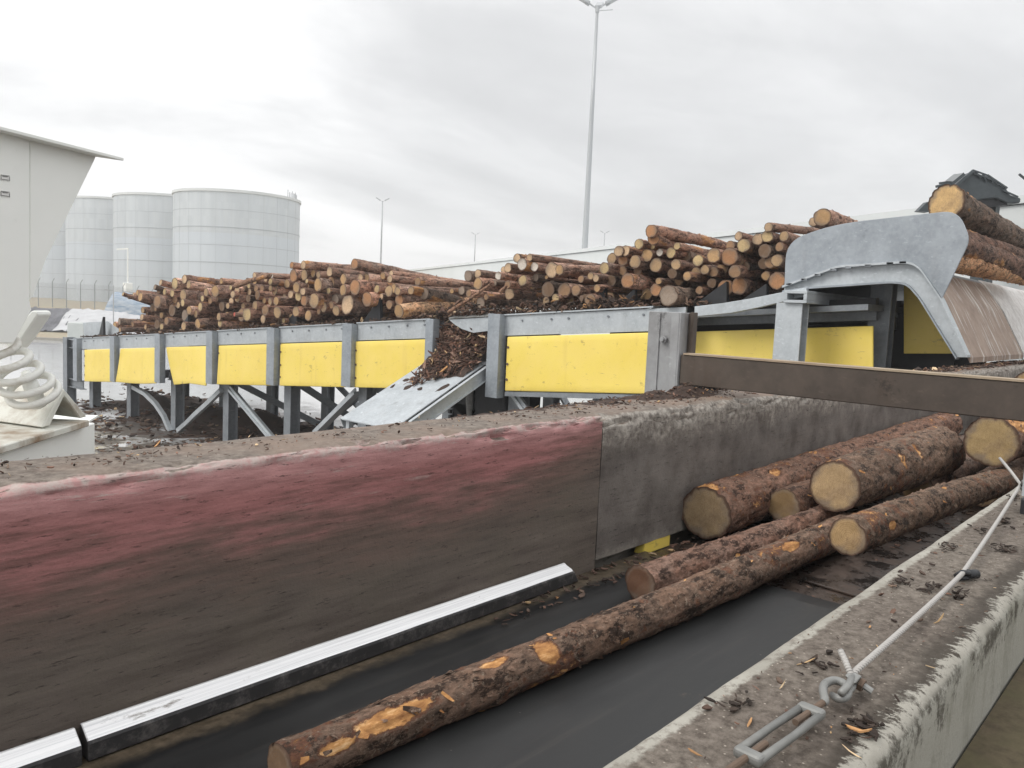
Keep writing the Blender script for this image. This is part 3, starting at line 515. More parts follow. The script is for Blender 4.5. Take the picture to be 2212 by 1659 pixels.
# mossy ledge outside the near wall
q = MB(); q.box((-6, -6, CAMZ-1.2), (26, .305, CAMZ-.8)); q.build('mossy_path', 'mossy', kind='structure')
# ------------------------------------------------------------------ post and beam across the trough
PX = 5.7
po = empty('steel_post', (PX, 3.3, 3.0), 'short galvanised channel post with a bolt, rising behind the grey wall', 'post')
zt_ = onX(1400, 672, PX).z; zc_ = 3.0
ya, yb, yc, yd = onX(1398, 740, PX).y, onX(1456, 740, PX).y, onX(1474, 740, PX).y, onX(1500, 740, PX+.1).y
q = MB(); q.box((PX, yb+.0, zc_), (PX+.012, ya, zt_)); q.box((PX+.012, ya-.012, zc_), (PX+.12, ya, zt_)); q.box((PX-.045, yc, zc_), (PX+.12, yc+.014, zt_)); q.box((PX-.045, yc+.014, zc_), (PX+.001, yb+.012, zt_)); q.build('channel', 'post_steel', po, bevel=.004)
q = MB(); q.box((PX-.012, ya-.115, zc_), (PX-.001, ya-.095, zt_-.01)); q.build('rib', 'post_steel', po)
q = MB(); q.box((PX+.06, yd, zc_), (PX+.13, yc-.02, zt_+.005)); q.box((PX+.07, yc-.02, zc_), (PX+.125, yc-.002, zt_)); q.build('rear_post', 'steel_brown', po, bevel=.004)
b = onX(1436, 733, PX); q = MB(); q.tube([b+Vector((-.004, 0, 0)), b+Vector((-.028, 0, 0))], .032, 6); q.tube([b+Vector((-.028, 0, 0)), b+Vector((-.055, 0, 0))], .018, 10); q.build('bolt', 'post_steel', po)
MB().box((PX-.07, yd+.01, 2.98), (PX+.2, ya+.03, 2.999)).build('base_plate', 'post_steel', po)
zA, zB = onX(1480, 764, PX).z, onX(1480, 831, PX).z
cb = empty('crossbeam', (PX, 1.5, zB), 'heavy brown steel beam spanning the trough from the bolted post', 'beam')
q = MB(); q.box((PX-.02, -.9, zB), (PX+.055, yc-.004, zA-.008)); q.build('web', 'steel_brown', cb, bevel=.006)
q = MB(); q.box((PX-.028, -.9, zA-.0075), (PX+.11, yc-.03, zA+.006)); q.build('top_flange', 'bank', cb)
o = empty('steel_post', (PX, .45, WT), 'post under the near end of the brown beam, standing on the kerb wall', 'post'); MB().box((PX+.06, .38, WT-.03), (PX+.13, .5, zA+.05)).build('channel', 'post_steel', o, bevel=.004)
# ------------------------------------------------------------------ log conveyor
XD = 13.9
ZT = lambda y: CAMZ+.817-.08*y
ZP = lambda y: CAMZ+.341-.08*y
ZB = lambda y: CAMZ-.879-.085*y
cv = empty('log_conveyor', (16, 22, 0), 'long inclined galvanised log conveyor with yellow side panels and many legs', 'conveyor')
panels = [(36.8, 33.8), (33.2, 29.84), (29.25, 26.0), (25.45, 22.25), (21.74, 18.43), (18.03, 14.98), (12.43, 8.3)]
def panel(y0, y1, k):
    nu, nv = 12, 8; vs = []
    for i in range(nu+1):
        for j in range(nv+1):
            u, v = i/nu, j/nv; y = y0+(y1-y0)*u; z = ZB(y)+.02+(ZP(y)-.015-ZB(y)-.02)*v; x = XD-.03
            if k == 1: y += .22*(1-v)**2*(1-u); x -= .10*(1-v)*(u if u > .5 else 1-u); z -= .10*(1-v)*sin(u*3)*.5
            if k == 2: y -= .62*(1-u)*(1-v)**1.2; x += -.16*(1-v)*u; z += .07*(1-v)*(1-2*abs(u-.5))-.05*(1-v)*u
            if k == 3: x -= .05*(1-v)*(1-u); z -= .06*(1-u)*(1-v)*0
            x += .012*NZ((y*.9, z*1.1, k)); vs.append((x, y, z))
    m = MB().add(vs, [(i*(nv+1)+j, (i+1)*(nv+1)+j, (i+1)*(nv+1)+j+1, i*(nv+1)+j+1) for i in range(nu) for j in range(nv)])
    rv_ = MB()
    for z_ in (.22, .5, .8):
        y_ = y0-.05*(1 if y0 > y1 else -1); zz = ZB(y_)+(ZP(y_)-ZB(y_))*z_; rv_.tube([(XD-.03, y_, zz), (XD-.075, y_, zz)], .03, 8)
    if k not in (1, 2): rv_.build('bolt', 'rust', cv)
    o = m.build('side_panel', 'yellow', cv, smooth=True); s = o.modifiers.new('t', 'SOLIDIFY'); s.thickness = .05; s.offset = 0; bv = o.modifiers.new('b', 'BEVEL'); bv.width = .022; bv.segments = 2; bv.limit_method = 'ANGLE'; bv.angle_limit = radians(60)
    if k in (1, 2): o['label'] = 'buckled yellow side panel' if k == 1 else 'yellow side panel bent out of line at its left edge'
    if k == 6:
        q = MB(); q.prism([(XD-.05, y0, ZB(y0)-.002), (XD+.18, y0, ZB(y0)+.05), (XD+.18, y1, ZB(y1)+.05), (XD-.05, y1, ZB(y1)-.002)], (0, 0, -.1)); q.build('bottom_fold', 'galvanised_dark', cv)
for k, (a, b) in enumerate(panels): panel(a, b, k)
PY = [37.66, 33.83, 29.86, 26.03, 22.27, 18.45, 15.05]
for i, y in enumerate(PY):                   # posts: channel face to the yard, web side to the right
    wd = .42 if i < 6 else .28; q = MB(); zt, zb = ZT(y)+.02, ZB(y)+.06
    q.box((XD-.20, y-wd, zb), (XD-.185, y, zt)); q.box((XD-.185, y-.02, zb), (XD+.02, y, zt)); q.box((XD-.185, y-wd, zb), (XD+.02, y-wd+.02, zt)); q.build('post', 'galvanised_plate', cv, bevel=.006)
for a, b in zip([37.6]+[y-.43 for y in PY[1:]], PY[1:]+[0]):   # beams between the posts
    if b == 0: continue
    a = a if a == 37.6 else a
    q = MB(); q.prism([(XD, a, ZP(a)+.01), (XD, b+.002, ZP(b)+.01), (XD, b+.002, ZT(b)), (XD, a, ZT(a))], (.06, 0, 0)); q.build('side_beam', 'galvanised', cv, bevel=.004)
    q = MB(); q.prism([(XD-.05, a, ZT(a)+.002), (XD-.05, b, ZT(b)+.002), (XD+.2, b, ZT(b)+.002), (XD+.2, a, ZT(a)+.002)], (0, 0, .03)); q.build('top_flange', 'galvanised', cv)
    q = MB()
    for t in (.2, .45, .7, .92): y = a+(b-a)*t; q.tube([(XD+.001, y, ZT(y)-.12), (XD-.03, y, ZT(y)-.12)], .028, 6)
    q.build('bolt', 'galvanised_dark', cv)
q = MB(); y0, y1 = 12.6, 7.9; q.prism([(XD, y0, ZP(y0)+.01), (XD, y1, ZP(y1)+.01), (XD, y1, ZT(y1)-.02), (XD, y0, ZT(y0))], (.06, 0, 0)); q.build('side_beam', 'galvanised', cv, bevel=.004)
q = MB()
for t in (.12, .3, .4, .62, .8): y = y0+(y1-y0)*t; q.tube([(XD+.001, y, ZT(y)-.13), (XD-.03, y, ZT(y)-.13)], .025, 6)
q.build('bolt', 'galvanised_dark', cv)
q = MB(); q.prism([(XD-.05, 12.6, ZT(12.6)+.002), (XD-.05, 8.6, ZT(8.6)+.002), (XD+.2, 8.6, ZT(8.6)+.002), (XD+.2, 12.6, ZT(12.6)+.002)], (0, 0, .03)); q.build('top_flange', 'galvanised', cv)
# gate post and torn plate right of the bark gap
q = MB(); y = 12.92; q.box((XD-.20, 12.55, ZB(y)-.12), (XD-.185, y, ZT(y)+.06)); q.box((XD-.185, 12.55, ZB(y)-.12), (XD+.05, 12.57, ZT(y)+.06)); q.box((XD-.185, y-.02, ZB(y)-.12), (XD+.05, y, ZT(y)+.06)); q.build('post', 'galvanised_plate', cv, bevel=.006)
pl = [onX(*p, XD-.02) for p in ((969, 690), (1076, 684), (1063, 714), (1022, 719), (998, 711), (983, 702))]
MB().prism(pl, (.02, 0, 0)).build('gap_plate', 'galvanised', cv, bevel=.004)
pl = [onX(969, 689, XD-.05), onX(1078, 683, XD-.05), onX(1080, 668, XD+.7), onX(1000, 671, XD+.7)]
MB().prism(pl, (0, 0, .03)).build('gap_lip', 'zinc', cv, bevel=.004)
# legs, cross beams, braces
LY = [37.2, 33.4, 29.55, 25.7, 21.95, 18.2, 14.75, 12.5, 8.3, 4.2]
for y in LY:
    for x in (14.45, 18.5):
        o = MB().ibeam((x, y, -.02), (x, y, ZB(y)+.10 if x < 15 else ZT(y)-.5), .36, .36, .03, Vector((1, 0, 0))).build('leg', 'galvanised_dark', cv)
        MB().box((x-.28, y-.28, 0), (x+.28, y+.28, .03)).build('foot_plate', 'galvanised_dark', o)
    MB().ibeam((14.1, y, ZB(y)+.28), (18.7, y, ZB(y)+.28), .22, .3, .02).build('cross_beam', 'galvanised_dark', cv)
def brace(p, q_, x, m='galvanised', bend=0.):
    a, b = onX(*p, x), onX(*q_, x); mm = MB()
    if bend:
        c = a.lerp(b, .5)+Vector((0, -bend, bend*.6)); mm.tube([a, a.lerp(c, .5)+Vector((0, -bend*.2, bend*.2)), c, c.lerp(b, .5)+Vector((0, -bend*.15, bend*.2)), b], .11, 4)
    else: mm.bar(a, b, .08, .26, Vector((1, 0, 0))); mm.bar(a+Vector((-.06, 0, .1)), b+Vector((-.06, 0, .1)), .09, .03, Vector((1, 0, 0)))
    mm.build('brace', m, cv)
brace((288, 836), (368, 932), 14.2, bend=.38); brace((478, 843), (385, 930), 14.2, bend=-.22); brace((500, 842), (592, 952), 14.2); brace((772, 848), (680, 940), 14.2); brace((1112, 852), (1150, 905), 14.2)
for i in range(3, 7):
    for a, b in ((LY[i], LY[i+1]), (LY[i+1], LY[i])):
        MB().bar((18.45 if a > b else 18.3, a, ZB(a)+.2), (18.45 if a > b else 18.3, b, .4), .07, .26, Vector((1, 0, 0))).build('brace', 'galvanised_dark', cv)
for i in (3, 4, 5):
    MB().bar((14.6, LY[i], ZB(LY[i])+.1), (18.4, LY[i], .3), .22, .08, Vector((0, 1, 0))).build('brace', 'galvanised_dark', cv)
# deck plates, runners, teeth
for a, b in ((37.6, 14.9), (12.6, 4.6)):
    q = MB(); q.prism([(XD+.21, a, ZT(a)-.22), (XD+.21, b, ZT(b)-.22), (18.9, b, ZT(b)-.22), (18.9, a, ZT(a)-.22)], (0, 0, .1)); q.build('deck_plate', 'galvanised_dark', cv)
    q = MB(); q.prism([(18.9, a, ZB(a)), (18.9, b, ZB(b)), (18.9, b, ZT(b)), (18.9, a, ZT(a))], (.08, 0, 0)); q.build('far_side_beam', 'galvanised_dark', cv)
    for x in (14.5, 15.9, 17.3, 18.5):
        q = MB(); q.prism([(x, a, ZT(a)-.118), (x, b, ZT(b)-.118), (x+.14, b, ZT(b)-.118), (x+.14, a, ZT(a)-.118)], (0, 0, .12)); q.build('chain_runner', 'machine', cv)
def tooth(y, h, wd, x=14.3):
    z = ZT(y)-.05; q = MB(); q.prism([(x, y+wd, z), (x, y-.05, z), (x, y, z+h)], (.10, 0, 0)); q.build('tooth', 'machine', cv)
for y, h, wd in ((36.0, .95, .5), (28.5, .7, .9), (21.6, .6, .8), (17.6, .75, .8), (12.0, .35, .5), (10.1, .55, .7), (9.35, .5, .6), (8.2, .45, .7), (7.3, .5, .7), (6.5, .4, .6)): tooth(y, h, wd)
# tail end: side frame, stubs and sloped plate
q = MB(); y = 39.0; q.ibeam((XD+.15, y, .02), (XD+.15, y, ZT(y)+.1), .45, .4, .03, Vector((1, 0, 0))); q.build('tail_post', 'galvanised_dark', cv)
for z in (ZT(38)-.25, ZT(38)-2.0): MB().ibeam((XD+.15, 37.4, z), (XD+.15, 39, z), .25, .38, .025).build('tail_stub', 'galvanised_dark', cv)
pl = [onX(*p, 14.6) for p in ((184, 733), (179, 697), (233, 694), (262, 716), (262, 733))]
MB().prism(pl, (.05, 0, 0)).build('tail_plate', 'galvanised', cv, bevel=.004)
# bark chute through the side
CYa, CYb = 14.95, 13.15; zt0, xb, zb0 = CAMZ-1.30, 11.15, CAMZ-2.68
ch = MB(); ch.prism([(XD+.1, CYa, zt0), (XD+.1, CYb, zt0), (xb, CYb, zb0), (xb, CYa, zb0)], (0, 0, -.025)); chute = ch.build('bark_chute', 'galvanised', cv)
dd = (Vector((XD+.1, 0, zt0))-Vector((xb, 0, zb0))).normalized(); nn = Vector((-dd.z, 0, dd.x))
for y in (CYa+.06, CYb-.10):
    q = MB(); a, b = Vector((xb, y, zb0)), Vector((XD+.1, y, zt0)); q.bar(a-nn*.16, b-nn*.16, .012, .30, nn); q.bar(a-nn*.30+Vector((0, -.035, 0)), b-nn*.30+Vector((0, -.035, 0)), .08, .014, nn); q.bar(a-nn*.012+Vector((0, -.035, 0)), b-nn*.012+Vector((0, -.035, 0)), .085, .014, nn); q.build('side_rail', 'galvanised', chute)
for y in (CYa-.1, CYb+.1): MB().bar((xb+.15, y, 0), (xb+.15, y, zb0-.05), .12, .12).build('chute_leg', 'galvanised', chute)
q = MB(); q.box((XD-.08, 12.93, zt0-.32), (XD+.3, 13.2, zt0-.30)); q.box((XD-.08, 12.93, zt0-.06), (XD+.3, 13.2, zt0-.04)); q.box((XD-.06, 13.16, zt0-.299), (XD+.3, 13.18, zt0-.061)); q.box((XD+.1, 12.95, zt0-.299), (XD+.12, 13.155, zt0-.061)); q.build('rail_bracket', 'galvanised_dark', chute)
# drive under the gap
q = MB(); q.box((14.2, 12.75, .9), (15.6, 13.75, ZB(13)+.3)); q.box((14.5, 13.76, 1.3), (15.3, 14.3, 3.4)); q.box((14.15, 12.7, 0), (15.7, 13.8, .89)); q.build('drive_housing', 'machine', cv, bevel=.05)
for cz, cy_, r_ in ((2.9, 14.15, .42), (2.2, 14.35, .55)):
    q = MB(); q.tube([(14.3, cy_, cz), (14.42, cy_, cz)], r_, 20); q.tube([(14.24, cy_, cz), (14.3, cy_, cz)], r_*.35, 12); q.build('sprocket', 'machine', cv)
q = MB()
for k in range(16): z = 1.5+.14*k; q.box((14.2, 14.55+.02*(k % 2), z), (14.27, 14.63+.02*(k % 2), z+.09))
q.build('chain', 'machine', cv)
q = MB(); q.tube([(14.2, 13.9, 3.35), (14.2, 13.9, 2.9), (14.2, 13.88, 2.2)], [.09, .10, .045], 10); q.build('cylinder', 'zinc', cv)
# rising rail into the guard
top = [(1500, 662), (1560, 655), (1620, 645), (1665, 636), (1742, 621)]; bot = [(1742, 640), (1690, 652), (1640, 664), (1580, 676), (1500, 684)]
MB().prism([onX(*p, XD-.14) for p in top+bot], (.12, 0, 0)).build('rising_rail', 'galvanised', cv, bevel=.006)
a, b = onX(1694, 627, XD-.42), onX(1742, 655, XD-.42); q = MB(); y1_, y0_, z1_, z0_ = a.y, b.y, a.z, b.z
for bx in (((y0_, z0_), (y1_, z0_+.05)), ((y0_, z1_-.05), (y1_, z1_)), ((y0_, z0_+.051), (y0_+.06, z1_-.051)), ((y1_-.06, z0_+.051), (y1_, z1_-.051))):
    (p0, p1), (p2, p3) = bx; q.box((XD-.42, p0, p1), (XD+3, p2, p3))
q.build('hollow_tube', 'galvanised', cv, bevel=.004)
MB().box((XD+.3, y0_+.061, z0_+.051), (XD+.32, y1_-.061, z1_-.051)).build('tube_end', 'machine', cv)
# panels and beam in the shade under the guard
q = MB(); q.prism([onX(*p, 14.45) for p in ((1480, 717), (1886, 704), (1886, 810), (1470, 810))], (.04, 0, 0)); o = q.build('side_panel', 'yellow', cv, bevel=.01); o['label'] = 'long yellow panel in the shade under the grey guard'
q = MB(); q.prism([onX(*p, 14.8) for p in ((1475, 676), (1560, 672), (1745, 655), (1893, 666), (1893, 692), (1475, 704))], (.06, 0, 0)); q.build('side_beam', 'galvanised_dark', cv, bevel=.006)
q = MB(); q.prism([onX(*p, 15.6) for p in ((1952, 600), (2060, 660), (2090, 764), (1952, 764))], (.04, 0, 0)); o = q.build('side_panel', 'yellow', cv, bevel=.01); o['label'] = 'dark yellow panel deep under the slope of the guard'
a, b = onX(1713, 655, XD-.2), onX(1709, 775, XD-.2)
MB().ibeam((XD-.2, a.y, 0), (XD-.2, a.y, a.z), .46, .30, .03, Vector((1, 0, 0))).build('column', 'galvanised', cv, bevel=.004)
a = onX(1909, 640, 15.1); MB().ibeam((15.1, a.y, 0), (15.1, a.y, a.z+.35), .36, .3, .03, Vector((1, 0, 0))).build('column', 'galvanised_dark', cv)
MB().box((16.0, 3.66, 1.0), (16.1, a.y-.0, CAMZ+.40)).build('gap_screen', 'machine', cv); MB().box((16.2, 3.25, 1.0), (16.3, 3.65, CAMZ-.50)).build('gap_screen', 'machine', cv); MB().box((17.9, 3.75, .5), (18.0, 12.4, CAMZ-.1)).build('light_stop_plate', 'machine', cv)  # plates added under the guard: close bright gaps and keep the hollow dark
# guard plate, bent frame and slope into the trough
gp = empty('transfer_guard', onX(1850, 640, XD), 'bent galvanised guard with a big rounded side plate and a slope into the trough', 'guard')
def rounded(pts, rad, n=6):
    out = []; N_ = len(pts)
    for i in range(N_):
        p0, p1, p2 = Vector(pts[i-1]), Vector(pts[i]), Vector(pts[(i+1) % N_]); r_ = rad[i] if isinstance(rad, (list, tuple)) else rad
        if r_ <= 0: out.append(p1); continue
        a = p1+(p0-p1).normalized()*min(r_, (p0-p1).length*.48); b = p1+(p2-p1).normalized()*min(r_, (p2-p1).length*.48)
        for k in range(n+1): t = k/n; out.append(a*(1-t)**2+p1*2*t*(1-t)+b*t*t)
    return out
pts = rounded([(1694, 622, 0), (1698, 522, 0), (1800, 484, 0), (2070, 454, 0), (2096, 518, 0), (2035, 645, 0), (1985, 574, 0), (1966, 566, 0), (1812, 577, 0)], [4, 40, 70, 34, 20, 5, 14, 14, 10])
MB().prism([onX(p.x, p.y, XD-.06) for p in pts], (.03, 0, 0)).build('side_plate', 'galvanised_plate', gp, bevel=.008)
top = [(1694, 622), (1812, 579), (1962, 569), (1988, 579), (2036, 650), (2092, 772)]; bot = [(2068, 772), (1988, 642), (1962, 612), (1930, 608), (1742, 621), (1694, 628)]
tp = rounded([(*p, 0) for p in top+bot], [0, 8, 16, 16, 8, 0, 0, 10, 14, 14, 0, 0])
MB().prism([onX(p.x, p.y, XD+.02) for p in tp], (.02, 0, 0)).build('frame_web', 'galvanised', gp, bevel=.004)
tl = rounded([(*p, 0) for p in top], [0, 10, 18, 18, 10, 0])[0:]
tl = [p for p in tl]
pl = [onX(p.x, p.y, XD) for p in tl]; q = MB()
for a, b in zip(pl[:-1], pl[1:]): q.hexa([(XD-.10, a.y, a.z), (XD+.12, a.y, a.z), (XD+.12, b.y, b.z), (XD-.10, b.y, b.z), (XD-.10, a.y, a.z+.035), (XD+.12, a.y, a.z+.035), (XD+.12, b.y, b.z+.035), (XD-.10, b.y, b.z+.035)])
q.build('frame_flange', 'galvanised', gp)
bl_ = [onX(p.x, p.y, XD) for p in rounded([(*p, 0) for p in bot], [0, 10, 14, 14, 0, 0])]; q = MB()
for a, b in zip(bl_[:-1], bl_[1:]): q.hexa([(XD-.08, a.y, a.z-.03), (XD+.12, a.y, a.z-.03), (XD+.12, b.y, b.z-.03), (XD-.08, b.y, b.z-.03), (XD-.08, a.y, a.z), (XD+.12, a.y, a.z), (XD+.12, b.y, b.z), (XD-.08, b.y, b.z)])
q.build('lower_flange', 'galvanised_plate', gp)
for p in ((1704, 614), (1737, 604), (1766, 594), (1800, 583), (1832, 578), (1875, 574), (1922, 569), (1950, 567)):
    c = onX(*p, XD-.1); MB().box((c.x+.0, c.y-.05, c.z-.012), (c.x+.06, c.y+.05, c.z+.018)).build('clip', 'galvanised_dark', gp)
def shell(x0, x1, m, name, i0, i1, dz=0.):
    q = MB(); s = pl[i0:i1]
    for a, b in zip(s[:-1], s[1:]):
        q.hexa([(x0, a.y, a.z-.09+dz), (x1, a.y, a.z-.09+dz), (x1, b.y, b.z-.09+dz), (x0, b.y, b.z-.09+dz), (x0, a.y, a.z-.005+dz), (x1, a.y, a.z-.005+dz), (x1, b.y, b.z-.005+dz), (x0, b.y, b.z-.005+dz)])
    return q.build(name, m, gp)
iz = max(range(len(pl)), key=lambda i: -abs(tl[i].y-581)-(tl[i].x < 1985)*99)
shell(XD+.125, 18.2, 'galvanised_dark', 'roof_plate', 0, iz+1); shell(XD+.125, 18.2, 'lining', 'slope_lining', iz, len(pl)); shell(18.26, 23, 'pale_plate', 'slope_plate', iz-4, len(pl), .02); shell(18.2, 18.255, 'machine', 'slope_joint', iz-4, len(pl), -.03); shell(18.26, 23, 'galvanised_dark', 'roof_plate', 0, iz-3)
# dark ragged housing behind
gr = empty('grapple', onD(2120, 430, 24), 'dark hooded log grapple with ragged bars on top, above the biggest log', 'grapple')
GD = 23.6
def hood(pts, dep, th, name, m='grapple', **kw):
    return MB().prism([onD(*p, dep) for p in pts], FH*th).build(name, m, gr, **kw)
def zc(x, y): return ((2260+x/7.373)*.8641, (400+y/7.373)*.8641)
hood([zc(*p) for p in ((900, 540), (1060, 400), (1200, 260), (1290, 200), (1420, 265), (1560, 300), (1680, 385), (1890, 520), (1960, 640), (2160, 700), (2150, 790), (1900, 790), (1700, 700), (1400, 730), (1300, 760), (1000, 620))], GD, 1.2, 'hood', bevel=.03)
hood([zc(*p) for p in ((1250, 770), (1450, 720), (1700, 700), (1900, 790), (1900, 830), (1500, 870))], GD+.1, .9, 'inner_shell', 'machine')
for (a, b, t) in (((900, 520), (1280, 190), .07), ((980, 480), (1200, 250), .05), ((590, 490), (860, 440), .07), ((650, 430), (900, 395), .06), ((860, 440), (1100, 260), .09), ((820, 500), (1060, 300), .06), ((1280, 190), (1560, 290), .04), ((1290, 250), (1660, 380), .03), ((1400, 300), (1560, 270), .03), ((1560, 290), (1900, 520), .045), ((1650, 370), (1890, 500), .03), ((1300, 190), (1420, 330), .03), ((1450, 260), (1520, 400), .03), ((1600, 320), (1640, 420), .03), ((1740, 400), (1720, 470), .03), ((1830, 560), (2100, 680), .04), ((2120, 260), (2230, 350), .05)):
    MB().bar(onD(*zc(*a), GD-.05), onD(*zc(*b), GD-.05), t, t).build('bar', 'grapple', gr)
hood([zc(*p) for p in ((760, 385), (920, 260), (1090, 240), (900, 395))], GD-.1, .03, 'vane', 'pole')
hood([zc(*p) for p in ((260, 940), (430, 770), (520, 850), (450, 960))], GD+.3, .25, 'jaw', 'grapple')
bm_ = onD(*zc(1560, 800), GD+.7); MB().bar(bm_, Vector((bm_.x, bm_.y, 0)), .5, .5).build('carrier_leg', 'grapple', gr)
# ------------------------------------------------------------------ off-white vibrating feeder on springs
al = FH*cos(radians(16))+RT*sin(radians(16)); nl = Vector((-al.y, al.x, 0)); nl = nl if nl.dot(RT) < 0 else -nl
LF = 4.35
def onP(px, py, L=LF):
    d = ray(px, py); t = L/(d[0]*nl.x+d[1]*nl.y); return Vector(d*t+CAM)
fd = empty('vibrating_feeder', Vector((*onP(0, 700)[:2], 0)), 'off-white steel vibrating feeder on a thick coil spring, left of the yellow conveyor', 'feeder')
th = nl*.02
MB().prism([onP(*p) for p in ((-420, 160), (65, 296), (65, 648), (69, 670), (30, 742), (-420, 742))], th*8).build('side_wall', 'offwhite', fd, bevel=.006)
MB().prism([onP(*p, LF+.012) for p in ((65.2, 296), (208, 336), (205, 345), (100, 560), (72, 640), (65.2, 648))], th).build('gusset', 'offwhite', fd, bevel=.004)
fz = onP(206, 338).z; d = ray(0, 272); L2 = (fz-CAMZ+.022)/d[2]*(d[0]*nl.x+d[1]*nl.y); e1 = onP(268, 341, L2); s0 = e1.dot(al)
def fl(s, L): return al*s+nl*L
q = MB(); P = [fl(-1.5, L2), fl(s0, L2), fl(onP(206, 338).dot(al), LF+.02), fl(onP(206, 338).dot(al)-.0, LF+.45), fl(-1.5, LF+.45)]
q.prism([Vector((p.x, p.y, fz)) for p in P], (0, 0, .022)); q.build('top_flange', 'offwhite', fd, bevel=.003)
for y0 in (378, 413):
    q = MB(); q.prism([onP(*p, LF-.004) for p in ((3, y0), (20.5, y0+2.5), (20.5, y0+10.5), (3, y0+8))], nl*.003); s = q.build('sticker', 'sticker', fd)
    q = MB()
    for a, b, c, d_ in ((2.2, -.8, 21.2, .4), (2.2, 8.2, 21.2, 9.2), (2.2, -.5, 3, 8.6), (20.5, 2, 21.3, 11), (6, 1.2, 17, 2.4)):
        q.prism([onP(a, y0+b+(a-2)*.13, LF-.007), onP(c, y0+b+(c-2)*.13, LF-.007), onP(c, y0+d_+(c-2)*.13, LF-.007), onP(a, y0+d_+(a-2)*.13, LF-.007)], nl*.002)
    q.build('print', 'ink', s)
DS = 5.3
def zq(x, y, dep): return onD(x/4.147*.8641, (760+y/4.147)*.8641, dep)
q = MB(); a = [zq(*p, DS-.02) for p in ((330, 66), (372, 70), (392, 92), (388, 118), (215, 372), (130, 472), (105, 420), (78, 345))]; q.prism(a, FH*.16); q.build('upper_seat', 'offwhite', fd, bevel=.008)
q = MB(); q.prism([zq(*p, DS+.02) for p in ((0, 330), (78, 345), (130, 470), (100, 470), (-260, 60), (-260, -40))], FH*.12); q.build('seat_web', 'offwhite', fd, bevel=.006)
# coil spring
cb_ = onD(73, 848, DS-.10); e3 = (Vector(CAM)-cb_).normalized(); e1 = Vector((0, 0, 1)).cross(e3).normalized(); e2 = e3.cross(e1)
loc = lambda x, y, z: e1*x+e2*y+e3*z
uu, vv = loc(.951, .309, 0), loc(.16, -.50, .85); pg = loc(-.062, .078, .02); ax = uu.cross(vv).normalized(); ax = ax if ax.dot(pg) > 0 else -ax; pts = []; turns = 5.2
for k in range(int(turns*28)+1):             # lower end coil lies flat on its seat, the rest climbs
    a = 2*pi*k/28-.6; t = k/28; pts.append(cb_+pg*max(0, t-.55)+(uu*cos(a)+vv*sin(a))*.143)
MB().tube(pts, .0245, 14).build('coil_spring', 'spring', fd, smooth=True)
q = MB(); q.tube([cb_-ax*.10, cb_+ax*.13], [.052, .045], 14); q.tube([cb_+ax*.13, cb_+ax*.16], .03, 10); q.build('spring_pin', 'offwhite', fd, smooth=True)
# lower ridge and base
rd = (FH*cos(radians(68))-RT*sin(radians(68))).normalized()
E0, E1, E2 = zq(440, 1262, DS-.12), zq(662, 876, DS+.12), zq(905, 1185, DS+.42)
E0.z = E2.z = (E0.z+E2.z)/2
q = MB(); iL, iT, iR = E0.lerp(E1, .13)+(E2-E0)*.10, E1+(E0.lerp(E2, .5)-E1)*.24, E2.lerp(E1, .13)-(E2-E0)*.10; iL.z = iR.z = E0.z
q.add([E0, E1, E2, iR, iT, iL]+[p+rd*1.4 for p in (E0, E1, E2, iR, iT, iL)], [(0, 1, 4, 5), (1, 2, 3, 4), (6, 11, 10, 7), (7, 10, 9, 8), (0, 6, 7, 1), (1, 7, 8, 2), (2, 8, 9, 3), (3, 9, 10, 4), (4, 10, 11, 5), (5, 11, 6, 0)])
q.build('spring_seat', 'offwhite_rusty', fd, bevel=.008)
zbp = E0.z-.012
def nearz(px, py, z): d = ray(px, py); t = (z-CAMZ)/d[2]; return Vector(d*t+CAM)
a0, a1 = nearz(-60, 983, zbp), nearz(190, 908, zbp); ad = (a1-a0).normalized(); an = Vector((-ad.y, ad.x, 0)); an = an if an.dot(RT) < 0 else -an
q = MB(); q.prism([a0-ad*.5, a1+ad*.02, a1+ad*.02+an*.9, a0-ad*.5+an*.9], (0, 0, -.045)); q.build('base_plate', 'offwhite_rusty', fd, bevel=.006)
q = MB(); b0, b1 = a0-ad*.5+an*.05, a1+ad*.22+an*.05; q.prism([b0, b1, b1+an*.75, b0+an*.75], (0, 0, -.0)); q = MB(); q.prism([Vector((p.x, p.y, zbp-.05)) for p in (b0, b1, b1+an*.75, b0+an*.75)], (0, 0, -.55)); q.build('base_beam', 'offwhite', fd, bevel=.008)
q = MB(); c0 = a1+ad*.24+an*.02; q.prism([Vector((p.x, p.y, zbp-.04)) for p in (a1+an*.05, c0+ad*.28+an*.14, c0+ad*.2+an*.7, a1+an*.7)], (0, 0, -.015)); q.build('ledge_plate', 'offwhite', fd)
for t in (.15, .92):
    c = b0.lerp(b1, t)+an*.35; q = MB(); q.box((c.x-.14, c.y-.14, 0), (c.x+.14, c.y+.14, zbp-.6)); q.build('leg', 'offwhite', fd)
